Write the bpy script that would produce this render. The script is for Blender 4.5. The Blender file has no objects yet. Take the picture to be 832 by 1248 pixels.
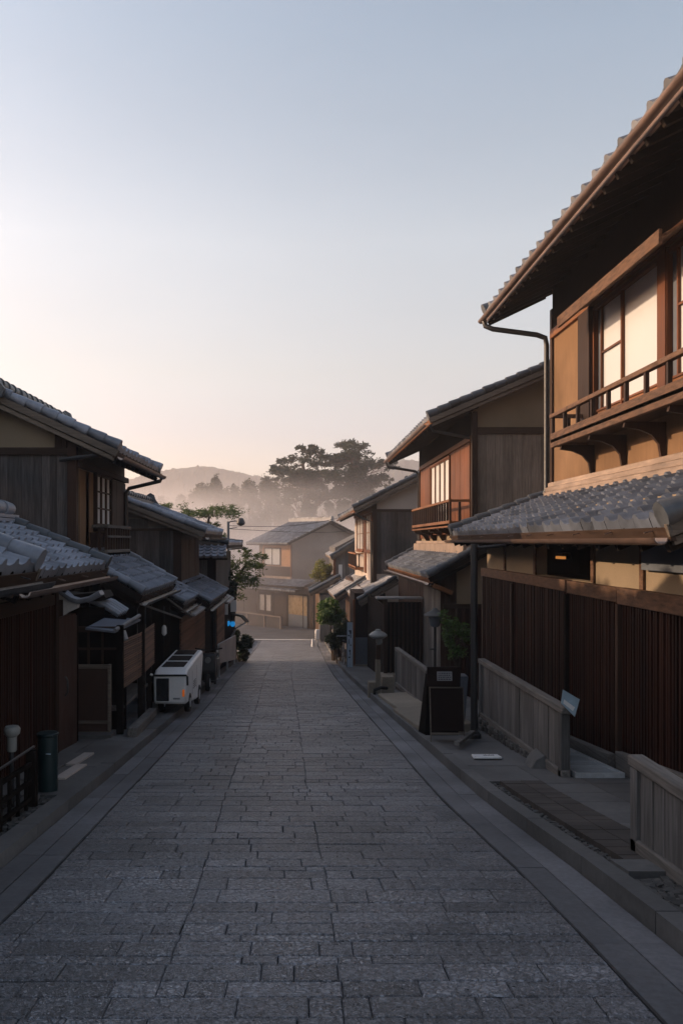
HAZE = .0012; MIST = .19
SUN_EL, SUN_AZ, SUN_E = 17, 14, 2.7
SKY_S, SKY_DUST, EXPO = .12, 1.0, 1.05
SKY_TINT = [(0,(1.08,.79,.74)),(.13,(1.13,.825,.75)),(.2,(1.39,.99,.775)),(.34,(1.80,1.29,.96)),(.53,(1.55,1.24,.98)),(1,(1.25,1.12,1.0))]
import bpy, math, random
from math import pi, sin, cos, radians as R
from mathutils import Vector as V
random.seed(7)
sc = bpy.context.scene
col = sc.collection
rnd = random.random
def ru(a, b): return a + (b - a) * rnd()

# ------------------------------------------------------------------ mesh builder
class MB:
    def __init__(s): s.v = []; s.f = []; s.r = []; s.smooth = False; s.fix = None
    def face(s, idx, r): s.f.append(idx); s.r.append(r if s.fix is None else s.fix)
    def hexa(s, p, r=None):
        r = rnd() if r is None else r
        b = len(s.v); s.v += [tuple(q) for q in p]
        for q in ((0,3,2,1),(4,5,6,7),(0,1,5,4),(1,2,6,5),(2,3,7,6),(3,0,4,7)): s.face([b+i for i in q], r)
        return s
    def box(s, x0, x1, y0, y1, z0, z1, r=None):
        if x0 > x1: x0, x1 = x1, x0
        if y0 > y1: y0, y1 = y1, y0
        if z0 > z1: z0, z1 = z1, z0
        return s.hexa([(x0,y0,z0),(x1,y0,z0),(x1,y1,z0),(x0,y1,z0),(x0,y0,z1),(x1,y0,z1),(x1,y1,z1),(x0,y1,z1)], r)
    def beam(s, p, q, w, h, r=None, up=(0,0,1)):
        p = V(p); q = V(q); d = (q-p).normalized(); up = V(up)
        if abs(d.dot(up)) > .98: up = V((0,1,0))
        sd = d.cross(up).normalized(); u = sd.cross(d).normalized()
        a = sd*w/2; b = u*h/2
        return s.hexa([p-a-b,p+a-b,q+a-b,q-a-b,p-a+b,p+a+b,q+a+b,q-a+b], r)
    def tube(s, pts, rad, n=8, cap=True, r=None):
        r = rnd() if r is None else r
        pts = [V(p) for p in pts]; m = len(pts)
        rads = rad if isinstance(rad, (list, tuple)) else [rad]*m
        b = len(s.v); prev = None
        for i, p in enumerate(pts):
            d = (pts[min(i+1,m-1)] - pts[max(i-1,0)]).normalized()
            ref = prev if prev is not None else (V((0,0,1)) if abs(d.z) < .9 else V((1,0,0)))
            sd = d.cross(ref)
            if sd.length < 1e-4: sd = d.cross(V((1,0,0)))
            sd.normalize(); u = sd.cross(d).normalized(); prev = u
            for k in range(n):
                t = 2*pi*k/n; s.v.append(tuple(p + (sd*cos(t) + u*sin(t))*rads[i]))
        for i in range(m-1):
            for k in range(n):
                s.face([b+i*n+k, b+i*n+(k+1)%n, b+(i+1)*n+(k+1)%n, b+(i+1)*n+k], r)
        if cap:
            s.face([b+k for k in range(n)][::-1], r); s.face([b+(m-1)*n+k for k in range(n)], r)
        return s
    def lathe(s, cx, cy, prof, n=16, r=None):
        r = rnd() if r is None else r
        b = len(s.v); m = len(prof)
        for (q, z) in prof:
            for k in range(n):
                t = 2*pi*k/n; s.v.append((cx+q*cos(t), cy+q*sin(t), z))
        for i in range(m-1):
            for k in range(n): s.face([b+i*n+k, b+i*n+(k+1)%n, b+(i+1)*n+(k+1)%n, b+(i+1)*n+k], r)
        s.face([b+k for k in range(n)][::-1], r); s.face([b+(m-1)*n+k for k in range(n)], r)
        return s
    def prism(s, poly, vec, r=None):
        r = rnd() if r is None else r
        b = len(s.v); n = len(poly); vec = V(vec)
        s.v += [tuple(p) for p in poly] + [tuple(V(p)+vec) for p in poly]
        s.face(list(range(b, b+n))[::-1], r); s.face(list(range(b+n, b+2*n)), r)
        for i in range(n): s.face([b+i, b+(i+1)%n, b+n+(i+1)%n, b+n+i], r)
        return s
    def leaf(s, c, a, wd, r=None):
        """a small pointed leaf: centre c, half-length a, in a random plane"""
        r = rnd() if r is None else r
        d = V((ru(-1,1), ru(-1,1), ru(-.6,.6))).normalized(); e = d.cross(V((ru(-1,1),ru(-1,1),ru(-1,1)))).normalized()
        c = V(c); b = len(s.v)
        s.v += [tuple(c-d*a), tuple(c+e*wd), tuple(c+d*a), tuple(c-e*wd)]
        s.face([b,b+1,b+2,b+3], r)
    def xf(s, fn): s.v = [fn(p) for p in s.v]; return s
    def build(s, name, mat, parent=None, bevel=0, smooth=False, origin=None):
        me = bpy.data.meshes.new(name)
        if parent is not None: O = ORIG[parent.name]
        elif origin is not None: O = V(origin)
        else:
            xs=[p[0] for p in s.v]; ys=[p[1] for p in s.v]; zs=[p[2] for p in s.v]
            O = V(((min(xs)+max(xs))/2, (min(ys)+max(ys))/2, min(zs)))
        me.from_pydata([(p[0]-O.x, p[1]-O.y, p[2]-O.z) for p in s.v], [], s.f)
        at = me.attributes.new('rnd', 'FLOAT', 'FACE'); at.data.foreach_set('value', s.r)
        me.materials.append(mat)
        me.update()
        me.polygons.foreach_set('use_smooth', [True]*len(me.polygons)); me.set_sharp_from_angle(angle=R(38))
        o = bpy.data.objects.new(name, me); col.objects.link(o); ORIG[o.name] = O
        if parent is not None: o.parent = parent
        else: o.location = O
        if bevel:
            m = o.modifiers.new('b', 'BEVEL'); m.width = bevel; m.segments = 1; m.limit_method = 'ANGLE'
        return o
ORIG = {}
def tag(o, label=None, cat=None, group=None, kind=None):
    if label: o['label'] = label
    if cat: o['category'] = cat
    if group: o['group'] = group
    if kind: o['kind'] = kind
    return o
def thing(name, label, cat, loc, group=None):
    o = bpy.data.objects.new(name, None); col.objects.link(o); o.location = loc; ORIG[o.name] = V(loc)
    o.empty_display_size = .2
    return tag(o, label, cat, group)
def relabel(o, label): o['label'] = label
def copy_tree(o, parent=None):
    c = o.copy(); col.objects.link(c); c.parent = parent; ORIG[c.name] = ORIG[o.name]
    for ch in list(o.children): copy_tree(ch, c)
    return c

# ------------------------------------------------------------------ materials
def mat(name, base, var=.25, nscale=(6,6,6), namt=.35, rough=.8, bump=.3, bdist=.01, stain=.25, spec=.3, emit=None, coat=0, metal=0, stainscale=.9, hue=None):
    m = bpy.data.materials.new(name); m.use_nodes = True
    nt = m.node_tree; N = nt.nodes; L = nt.links; bs = N['Principled BSDF']
    tc = N.new('ShaderNodeTexCoord'); mp = N.new('ShaderNodeMapping'); mp.inputs['Scale'].default_value = nscale
    L.new(tc.outputs['Object'], mp.inputs[0])
    no = N.new('ShaderNodeTexNoise'); no.inputs['Scale'].default_value = 1; no.inputs['Detail'].default_value = 8; no.inputs['Roughness'].default_value = .62
    L.new(mp.outputs[0], no.inputs['Vector'])
    n2 = N.new('ShaderNodeTexNoise'); n2.inputs['Scale'].default_value = stainscale; n2.inputs['Detail'].default_value = 5
    L.new(tc.outputs['Object'], n2.inputs['Vector'])
    at = N.new('ShaderNodeAttribute'); at.attribute_name = 'rnd'
    def rng(src, lo, hi, a=.25, b=.75):
        k = N.new('ShaderNodeMapRange'); k.inputs['From Min'].default_value = a; k.inputs['From Max'].default_value = b
        k.inputs['To Min'].default_value = lo; k.inputs['To Max'].default_value = hi; L.new(src, k.inputs['Value']); return k.outputs[0]
    def mul(a, b):
        k = N.new('ShaderNodeMath'); k.operation = 'MULTIPLY'; L.new(a, k.inputs[0]); L.new(b, k.inputs[1]); return k.outputs[0]
    f = mul(mul(rng(no.outputs['Fac'], 1-namt, 1+namt), rng(n2.outputs['Fac'], 1-stain, 1+stain, .3, .7)), rng(at.outputs['Fac'], 1-var, 1+var, 0, 1))
    vm = N.new('ShaderNodeVectorMath'); vm.operation = 'SCALE'
    if hue:
        mx = N.new('ShaderNodeMix'); mx.data_type = 'RGBA'; mx.inputs['A'].default_value = (*base,1); mx.inputs['B'].default_value = (*hue,1)
        L.new(rng(n2.outputs['Fac'], 0, 1, .38, .62), mx.inputs['Factor']); L.new(mx.outputs['Result'], vm.inputs[0])
    else: vm.inputs[0].default_value = base
    L.new(f, vm.inputs['Scale']); L.new(vm.outputs[0], bs.inputs['Base Color'])
    bs.inputs['Specular IOR Level'].default_value = spec; bs.inputs['Metallic'].default_value = metal
    L.new(rng(no.outputs['Fac'], max(.05, rough-.12), min(1, rough+.12)), bs.inputs['Roughness'])
    if bump:
        bp = N.new('ShaderNodeBump'); bp.inputs['Strength'].default_value = bump; bp.inputs['Distance'].default_value = bdist
        L.new(no.outputs['Fac'], bp.inputs['Height']); L.new(bp.outputs[0], bs.inputs['Normal'])
    if coat: bs.inputs['Coat Weight'].default_value = coat
    if emit:
        bs.inputs['Emission Color'].default_value = (*emit[0],1); bs.inputs['Emission Strength'].default_value = emit[1]
    return m
def grain(axis, s=1):
    a = [40*s, 40*s, 40*s]; a['xyz'.index(axis)] = 2.2*s; return tuple(a)
M = {}
M['tile'] = mat('silver_roof_tile', (.165,.182,.222), var=.3, nscale=(9,9,9), namt=.25, rough=.42, bump=.3, bdist=.008, spec=.6, stain=.2)
M['tile_mid'] = mat('roof_tile', (.145,.155,.175), var=.4, nscale=(9,9,9), namt=.3, rough=.52, bump=.35, bdist=.008, spec=.5, stain=.25)
M['tile_blue'] = mat('slate_blue_roof_tile', (.085,.1,.13), var=.4, nscale=(9,9,9), namt=.3, rough=.5, bump=.35, bdist=.008, spec=.5, stain=.25)
M['tile_dark'] = mat('roof_tile_dark', (.055,.062,.072), var=.35, nscale=(9,9,9), namt=.3, rough=.42, bump=.3, bdist=.006, spec=.5)
M['tile_pale'] = mat('roof_tile_pale', (.27,.265,.27), var=.4, nscale=(9,9,9), namt=.3, rough=.6, bump=.35, bdist=.008, spec=.4)
M['grey_v'] = mat('weathered_board_vertical', (.125,.119,.115), var=.3, nscale=grain('z'), namt=.55, spec=.14, rough=.85, bump=.5, bdist=.006, stain=.3, hue=(.11,.105,.105))
M['grey_h'] = mat('weathered_wood_horizontal', (.125,.115,.107), var=.25, nscale=grain('y'), namt=.5, spec=.14, rough=.85, bump=.5, bdist=.006)
M['grey_x'] = mat('weathered_wood_cross', (.14,.115,.095), var=.25, nscale=grain('x'), namt=.5, spec=.14, rough=.85, bump=.5, bdist=.006)
M['tanboard_v'] = mat('tan_board_vertical', (.22,.18,.15), var=.18, nscale=grain('z'), namt=.4, spec=.14, rough=.8, bump=.4, bdist=.005, stain=.3)
M['darkboard_v'] = mat('charcoal_board_vertical', (.072,.073,.078), var=.4, nscale=grain('z'), namt=.6, spec=.14, rough=.82, bump=.5, bdist=.006, stain=.4, hue=(.072,.06,.056))
M['brown_v'] = mat('brown_wood_vertical', (.038,.021,.015), var=.3, nscale=grain('z'), namt=.4, spec=.14, rough=.62, bump=.3, bdist=.004)
M['brown_h'] = mat('brown_wood_horizontal', (.045,.027,.019), var=.25, nscale=grain('y'), namt=.45, spec=.14, rough=.65, bump=.4, bdist=.005)
M['brown_x'] = mat('brown_wood_cross', (.045,.028,.02), var=.25, nscale=grain('x'), namt=.45, spec=.14, rough=.65, bump=.4, bdist=.005)
M['aged_h'] = mat('aged_beam_horizontal', (.15,.085,.055), var=.2, nscale=(24,5,24), namt=.6, spec=.14, rough=.75, bump=.7, bdist=.01, stain=.5, stainscale=3, hue=(.075,.045,.032))
M['red_v'] = mat('red_brown_lattice', (.026,.0095,.006), var=.45, nscale=grain('z'), namt=.4, spec=.14, rough=.55, bump=.3, bdist=.004, stain=.3)
M['orange_v'] = mat('orange_brown_wood', (.13,.047,.02), var=.2, nscale=grain('z'), namt=.35, spec=.14, rough=.5, bump=.2, bdist=.004)
M['orange_h'] = mat('orange_brown_wood_horizontal', (.19,.082,.036), var=.2, nscale=grain('y'), namt=.35, spec=.14, rough=.55, bump=.2, bdist=.004)
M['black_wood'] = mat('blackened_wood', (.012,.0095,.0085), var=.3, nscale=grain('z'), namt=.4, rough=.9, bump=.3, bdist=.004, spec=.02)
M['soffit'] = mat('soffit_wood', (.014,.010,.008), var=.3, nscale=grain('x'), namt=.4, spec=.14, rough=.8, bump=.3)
M['plaster'] = mat('ochre_plaster', (.19,.115,.066), var=.03, nscale=(14,14,1.6), namt=.13, rough=.95, bump=.2, bdist=.003, stain=.22, spec=.1)
M['plaster_tan'] = mat('tan_plaster', (.24,.19,.135), var=.03, nscale=(50,50,50), namt=.1, rough=.95, bump=.2, bdist=.003, stain=.14, spec=.1)
M['plaster_pale'] = mat('pale_plaster', (.42,.37,.34), var=.03, nscale=(50,50,50), namt=.1, rough=.95, bump=.2, bdist=.003, stain=.12, spec=.1)
M['plaster_grey'] = mat('grey_plaster', (.2,.165,.145), var=.03, nscale=(50,50,50), namt=.1, rough=.95, bump=.2, bdist=.003, stain=.15, spec=.1)
M['white'] = mat('white_paint', (.7,.7,.7), var=.04, nscale=(20,20,20), namt=.05, rough=.35, bump=.03, stain=.06, spec=.5)
M['whitewash'] = mat('whitewashed_plaster', (.6,.6,.62), var=.03, nscale=(30,30,30), namt=.08, rough=.9, bump=.1, stain=.1)
M['shoji'] = mat('shoji_paper', (.54,.55,.56), var=.05, nscale=(3,3,3), namt=.01, rough=.4, bump=.0, stain=.01, spec=.35)
M['curtain'] = mat('curtain_cloth', (.5,.46,.42), var=.15, nscale=(30,30,2), namt=.15, rough=.9, bump=.2)
M['glass'] = mat('dark_window_glass', (.02,.022,.025), var=.1, nscale=(2,2,2), namt=.1, rough=.12, bump=.0, spec=.8)
M['black_metal'] = mat('black_metal', (.02,.021,.024), var=.1, nscale=(30,30,30), namt=.2, rough=.45, bump=.05, spec=.5)
M['copper'] = mat('copper_gutter', (.15,.10,.08), var=.1, nscale=(20,3,20), namt=.35, rough=.4, bump=.1, spec=.5, metal=.4, stainscale=2)
M['copper_pale'] = mat('copper_flashing', (.30,.22,.17), var=.12, nscale=(30,3,30), namt=.3, rough=.5, bump=.2, spec=.4, metal=.15, stainscale=2)
M['stone'] = mat('kerb_stone', (.115,.113,.113), var=.2, nscale=(14,14,14), namt=.25, rough=.85, bump=.4, bdist=.01, stain=.25)
M['slab'] = mat('smooth_gutter_stone', (.125,.125,.134), var=.22, nscale=(26,26,26), namt=.32, rough=.75, bump=.5, bdist=.006, stain=.4)
M['walk'] = mat('pavement_stone', (.10,.098,.098), var=.15, nscale=(18,18,18), namt=.25, rough=.82, bump=.35, bdist=.008, stain=.3)
M['tan_slab'] = mat('tan_stone_slab', (.22,.185,.145), var=.1, nscale=(18,18,18), namt=.2, rough=.85, bump=.3, bdist=.006, stain=.2)
M['brown_tile'] = mat('brown_ribbed_tile', (.055,.047,.043), var=.2, nscale=(18,18,18), namt=.25, rough=.8, bump=.3, bdist=.006, stain=.3)
M['soil'] = mat('soil', (.05,.04,.032), var=.1, nscale=(12,12,12), namt=.6, rough=1, bump=.9, bdist=.03, stain=.4)
M['ground'] = mat('earth_ground', (.085,.075,.06), var=.05, nscale=(2,2,2), namt=.4, rough=1, bump=.5, bdist=.03, stain=.3)
M['asphalt'] = mat('asphalt', (.09,.09,.095), var=.05, nscale=(60,60,60), namt=.25, rough=.8, bump=.3, bdist=.004, stain=.2)
M['mortar'] = mat('dark_joint', (.022,.022,.024), var=.05, nscale=(30,30,30), namt=.4, rough=1, bump=.3)
M['rubble'] = mat('rubble_stone', (.07,.068,.066), var=.5, nscale=(16,16,16), namt=.4, rough=.9, bump=.6, bdist=.012)
M['grating'] = mat('pale_metal_grating', (.5,.52,.54), var=.12, nscale=(20,20,20), namt=.2, rough=.4, bump=.1, metal=.4)
M['green_metal'] = mat('dark_green_metal', (.005,.018,.021), var=.05, nscale=(20,20,20), namt=.12, rough=.4, bump=.05, spec=.5)
M['sign_brown'] = mat('dark_brown_panel', (.013,.007,.006), var=.08, nscale=(10,10,10), namt=.2, rough=.7, bump=.05, spec=.1)
M['door_brown'] = mat('brown_door_panel', (.05,.026,.019), var=.05, nscale=(12,12,3), namt=.2, rough=.6, bump=.1)
M['bamboo'] = mat('split_bamboo', (.17,.098,.07), var=.35, nscale=(30,4,30), namt=.35, spec=.14, rough=.6, bump=.3)
M['bluegrey'] = mat('blue_grey_panel', (.1,.115,.14), var=.05, nscale=(20,20,20), namt=.15, rough=.6, bump=.1)
M['banner'] = mat('pale_blue_cloth', (.4,.46,.54), var=.05, nscale=(6,6,3), namt=.2, rough=.9, bump=.1)
M['ink'] = mat('ink', (.03,.035,.05), var=.1, nscale=(6,6,3), namt=.2, rough=.8, bump=0)
M['inkgrey'] = mat('grey_lettering', (.22,.22,.23), var=.1, nscale=(6,6,3), namt=.2, rough=.6, bump=0)
M['rubber'] = mat('rubber', (.012,.012,.012), var=.1, nscale=(20,20,20), namt=.2, rough=.8, bump=.1)
M['lampglass'] = mat('frosted_lamp_glass', (.21,.215,.21), var=.02, nscale=(20,20,20), namt=.05, rough=.4, bump=0)
M['ochre_panel'] = mat('ochre_wall_panel', (.42,.23,.12), var=.1, nscale=(14,14,1.6), namt=.12, rough=.9, bump=.1, stain=.15)
M['amber'] = mat('amber_reflector', (.8,.15,.02), var=.02, nscale=(20,20,20), namt=.05, rough=.3, bump=0, emit=((1,.25,.04),.08))
M['warmlamp'] = mat('lit_warm_lamp', (.8,.4,.1), var=.02, nscale=(20,20,20), namt=.05, rough=.4, bump=0, emit=((1,.38,.09),.22))
M['bluelamp'] = mat('lit_blue_lamp', (.03,.3,.6), var=.02, nscale=(20,20,20), namt=.05, rough=.4, bump=0, emit=((.02,.33,.85),.22))
M['acrylic'] = mat('blue_tinted_plastic', (.3,.4,.48), var=.1, nscale=(10,10,10), namt=.15, rough=.2, bump=0, spec=.6)
M['yellow_glass'] = mat('amber_door_glass', (.24,.16,.08), var=.1, nscale=(5,5,5), namt=.15, rough=.3, bump=0)
M['hill'] = mat('forested_hill', (.035,.042,.034), var=.3, nscale=(.3,.3,.3), namt=.5, rough=1, bump=.5, bdist=.5)
M['bark'] = mat('bark', (.06,.045,.036), var=.1, nscale=(8,8,3), namt=.5, rough=.95, bump=.8, bdist=.03)
M['pinebark'] = mat('pine_bark', (.085,.055,.042), var=.1, nscale=(3,3,1.5), namt=.5, rough=.95, bump=.8, bdist=.05)
def leafmat(name, base, var=.45):
    m = mat(name, base, var=var, nscale=(3,3,3), namt=.25, rough=.6, bump=0, stain=.25)
    nt = m.node_tree; bs = nt.nodes['Principled BSDF']; out = nt.nodes['Material Output']
    tr = nt.nodes.new('ShaderNodeBsdfTranslucent'); tr.inputs[0].default_value = (base[0]*1.6, base[1]*1.8, base[2]*.8, 1)
    mx = nt.nodes.new('ShaderNodeMixShader'); mx.inputs[0].default_value = .3
    nt.links.new(bs.outputs[0], mx.inputs[1]); nt.links.new(tr.outputs[0], mx.inputs[2]); nt.links.new(mx.outputs[0], out.inputs['Surface'])
    return m
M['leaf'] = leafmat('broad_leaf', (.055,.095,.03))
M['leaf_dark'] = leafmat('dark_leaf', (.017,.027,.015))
M['leaf_yellow'] = leafmat('yellow_green_leaf', (.14,.135,.035))
M['needle'] = leafmat('pine_needle', (.013,.021,.012))
M['needle_near'] = leafmat('garden_pine_needle', (.06,.085,.035))
# paver: cracked, chiselled surface inside each slab
def paver():
    m = mat('chiselled_paver', (.178,.182,.202), var=.17, nscale=(28,28,28), namt=.3, rough=.34, bump=0, stain=.3, spec=.9, stainscale=.75)
    nt = m.node_tree; N = nt.nodes; L = nt.links; bs = N['Principled BSDF']
    tc = N.new('ShaderNodeTexCoord')
    vo = N.new('ShaderNodeTexVoronoi'); vo.feature = 'DISTANCE_TO_EDGE'; vo.inputs['Scale'].default_value = 25
    no = N.new('ShaderNodeTexNoise'); no.inputs['Scale'].default_value = 22; no.inputs['Detail'].default_value = 5
    ad = N.new('ShaderNodeVectorMath'); ad.operation = 'MULTIPLY_ADD'; ad.inputs[1].default_value = (.09,.09,.09)
    L.new(tc.outputs['Object'], no.inputs['Vector']); L.new(no.outputs['Color'], ad.inputs[0]); L.new(tc.outputs['Object'], ad.inputs[2]); L.new(ad.outputs[0], vo.inputs['Vector'])
    mr = N.new('ShaderNodeMapRange'); mr.inputs['From Max'].default_value = .2; L.new(vo.outputs['Distance'], mr.inputs['Value'])
    v2 = N.new('ShaderNodeTexNoise'); v2.inputs['Scale'].default_value = 60; v2.inputs['Detail'].default_value = 3; L.new(tc.outputs['Object'], v2.inputs['Vector'])
    vb = N.new('ShaderNodeTexVoronoi'); vb.feature = 'DISTANCE_TO_EDGE'; vb.inputs['Scale'].default_value = 58; L.new(ad.outputs[0], vb.inputs['Vector'])
    mb_ = N.new('ShaderNodeMapRange'); mb_.inputs['From Max'].default_value = .22; L.new(vb.outputs['Distance'], mb_.inputs['Value'])
    atr = N.new('ShaderNodeAttribute'); atr.attribute_name = 'rnd'; fr = N.new('ShaderNodeMath'); fr.operation = 'MULTIPLY'; fr.inputs[1].default_value = 7.3; L.new(atr.outputs['Fac'], fr.inputs[0])
    f2 = N.new('ShaderNodeMath'); f2.operation = 'FRACT'; L.new(fr.outputs[0], f2.inputs[0])
    mm = N.new('ShaderNodeMix'); L.new(f2.outputs[0], mm.inputs['Factor']); L.new(mr.outputs[0], mm.inputs['A']); L.new(mb_.outputs[0], mm.inputs['B'])
    sm = N.new('ShaderNodeMath'); sm.operation = 'ADD'; L.new(mm.outputs[0], sm.inputs[0]); L.new(v2.outputs['Fac'], sm.inputs[1])
    bp = N.new('ShaderNodeBump'); bp.inputs['Strength'].default_value = .95; bp.inputs['Distance'].default_value = .009
    L.new(sm.outputs[0], bp.inputs['Height']); L.new(bp.outputs[0], bs.inputs['Normal'])
    # colour is darker along the crack lines than on the faces
    old = bs.inputs['Base Color'].links[0].from_socket
    m2 = N.new('ShaderNodeMapRange'); m2.inputs['To Min'].default_value = .62; m2.inputs['To Max'].default_value = 1.1; L.new(mm.outputs[0], m2.inputs['Value'])
    sc_ = N.new('ShaderNodeVectorMath'); sc_.operation = 'SCALE'; L.new(old, sc_.inputs[0]); L.new(m2.outputs[0], sc_.inputs['Scale'])
    v3 = N.new('ShaderNodeTexNoise'); v3.inputs['Scale'].default_value = 46; v3.inputs['Detail'].default_value = 4; v3.inputs['Roughness'].default_value = .7; L.new(ad.outputs[0], v3.inputs['Vector'])
    m3 = N.new('ShaderNodeMapRange'); m3.inputs['From Min'].default_value = .4; m3.inputs['From Max'].default_value = .62; m3.inputs['To Min'].default_value = .5; m3.inputs['To Max'].default_value = 1.6; L.new(v3.outputs['Fac'], m3.inputs['Value'])
    s3 = N.new('ShaderNodeVectorMath'); s3.operation = 'SCALE'; L.new(sc_.outputs[0], s3.inputs[0]); L.new(m3.outputs[0], s3.inputs['Scale'])
    L.new(s3.outputs[0], bs.inputs['Base Color'])
    return m
M['paver'] = paver()

# ------------------------------------------------------------------ the street's long profile
TB = [(-40,2.0),(0,-1.55),(3.5,-1.95),(5.3,-2.15),(7.75,-2.46),(10.65,-2.74),(16.3,-3.3),(24.8,-4.04),(32,-4.65),(40,-5.2),(48,-5.6),(60,-5.8),(90,-6.1),(200,-6.4),(2000,-8)]
CB = [(-40,0),(5,0),(7.75,-.1),(10.65,-.14),(16.3,-.24),(24.8,-.43),(40,-.5),(100,-.5)]
def interp(T, y):
    for (a, b), (c, d) in zip(T, T[1:]):
        if y <= c: return b + (d-b)*(y-a)/(c-a)
    return T[-1][1]
def zr(y): return (interp(TB, y-1.2) + interp(TB, y) + interp(TB, y+1.2))/3
def cx(y): return interp(CB, y)
# ------------------------------------------------------------------ setting
def sheet(x0, x1, ys, dz, nx=2, xc=False):
    mb = MB(); b = 0
    for j, y in enumerate(ys):
        for i in range(nx+1):
            x = x0 + (x1-x0)*i/nx
            mb.v.append((x + (cx(y) if xc else 0), y, zr(y)+dz))
    for j in range(len(ys)-1):
        for i in range(nx): mb.face([j*(nx+1)+i, j*(nx+1)+i+1, (j+1)*(nx+1)+i+1, (j+1)*(nx+1)+i], .5)
    return mb
ysN = [-8+i*.5 for i in range(116)]
g = MB()
gy = [-36,-20,-8]+[i for i in range(-6, 62, 2)]+[70,90,120,160,220,300,420,700]
for j, y in enumerate(gy):
    for x in (-420,-120,-30,30,120,420): g.v.append((x, y, zr(max(-36,min(y,1900)))-.09))
for j in range(len(gy)-1):
    for i in range(5): g.face([j*6+i, j*6+i+1, (j+1)*6+i+1, (j+1)*6+i], .5)
tag(g.build('ground', M['ground'], origin=(0,0,0)), kind='structure')
tag(sheet(-2.0, 1.9, [-8+i*.25 for i in range(216)], -.013, 2, True).build('road_bed', M['mortar'], origin=(0,0,0)), kind='structure')
# pavers: rows of irregular slabs laid across the street, one surface
rd = MB(); y = -3.0
while y < 45.5:
    d = ru(.15,.2) if rnd() < .8 else ru(.22,.3); g_ = .002+.003*rnd()
    if rnd() < .1: d = .1
    x = -1.6; last = 0
    row_j = ru(-.004,.004)
    while x < 1.44:
        w = random.choice([.14,.2,.26,.32,.36,.42,.46,.52,.62]) + ru(-.03,.03)
        for jx in (-.62, .18):
            if x < jx-.1 and x+w > jx-.1 and rnd() < .8: w = jx+ru(-.008,.008)-x
        if x+w > 1.3: w = 1.45-x
        t = ru(-.002,.003); a = ru(-.002,.002)
        def cr(px, py, dz): return (px + cx(py), py, zr(py)+dz)
        tops = []
        gx = .002 + (.003 if rnd() < .2 else 0)
        X0, X1, Y0, Y1 = x+gx, x+w-gx, y+g_, y+d-g_
        sk = ru(-.003,.003)
        lo = [cr(X0,Y0,-.035), cr(X1,Y0+sk,-.035), cr(X1,Y1+sk,-.035), cr(X0,Y1,-.035)]
        e = .006
        mi = [cr(X0,Y0,-.006+t), cr(X1,Y0+sk,-.006+t+a), cr(X1,Y1+sk,-.006+t+a), cr(X0,Y1,-.006+t)]
        hi = [cr(X0+e,Y0+e,t), cr(X1-e,Y0+e+sk,t+a), cr(X1-e,Y1-e+sk,t+a), cr(X0+e,Y1-e,t)]
        b = len(rd.v); rd.v += lo+mi+hi; r_ = rnd() if rnd() > .06 else 1.5*rnd()
        for k in range(4):
            k2 = (k+1) % 4
            rd.face([b+k,b+k2,b+4+k2,b+4+k], r_); rd.face([b+4+k,b+4+k2,b+8+k2,b+8+k], r_)
        rd.face([b+8,b+9,b+10,b+11], r_)
        x += w
    y += d
tag(rd.build('road', M['paver'], origin=(0,0,0)), kind='structure')
# smooth edge slabs either side of the pavers, with fine joints
def strip(name, x0, x1, y0, y1, L, dz, th, m, jit=.002, gap=.005, cross=1):
    mb = MB(); y = y0
    while y < y1:
        l = L*ru(.85,1.15)
        for c in range(cross):
            a = x0+(x1-x0)*c/cross+.004; b_ = x0+(x1-x0)*(c+1)/cross-.004
            t = ru(-jit,jit); Y1 = min(y+l,y1)-gap
            mb.hexa([(a+cx(y),y,zr(y)+dz-th),(b_+cx(y),y,zr(y)+dz-th),(b_+cx(Y1),Y1,zr(Y1)+dz-th),(a+cx(Y1),Y1,zr(Y1)+dz-th),
                     (a+cx(y),y,zr(y)+dz+t),(b_+cx(y),y,zr(y)+dz+t),(b_+cx(Y1),Y1,zr(Y1)+dz+t),(a+cx(Y1),Y1,zr(Y1)+dz+t)])
        y += l
    return tag(mb.build(name, m, origin=(0,0,0)), kind='structure')
strip('road_edge', -1.96, -1.61, -3, 45.5, 1.1, .002, .05, M['slab'], cross=2)
strip('road_edge', 1.46, 1.84, -3, 45.5, 1.2, .002, .05, M['slab'], cross=2)
strip('kerb', -2.13, -1.965, -3, 45, .95, .1, .2, M['stone'], .004, .01)
strip('kerb', 1.845, 1.98, -3, 45, 1.05, .11, .2, M['stone'], .004, .01)
strip('pavement', -3.6, -2.14, 7.6, 45, .75, .085, .15, M['walk'], .003, .006, 3)
strip('pavement', 2.55, 3.9, 4.6, 14.0, .45, .085, .15, M['walk'], .003, .006, 3)
strip('pavement', 1.99, 3.9, 8.3, 45, .8, .083, .15, M['walk'], .003, .006, 2)
strip('doorway_paving', 2.12, 2.54, 5.35, 8.28, .11, .095, .14, M['brown_tile'], .002, .004, 2)
strip('doorway_paving', 2.02, 2.53, 5.05, 5.33, .3, .1, .14, M['stone'], .002, .004, 1)
# left soil bed and its edge
tag(sheet(-3.2, -2.14, ysN[8:34], .03, 3).build('soil_bed', M['soil'], origin=(0,0,0)), kind='structure')
strip('bed_edge', -2.42, -2.3, 2, 7.6, 1.2, .1, .12, M['stone'])
tag(sheet(1.99, 3.6, ysN[8:28], .02, 3).build('soil_bed', M['soil'], origin=(0,0,0)), kind='structure')
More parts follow.
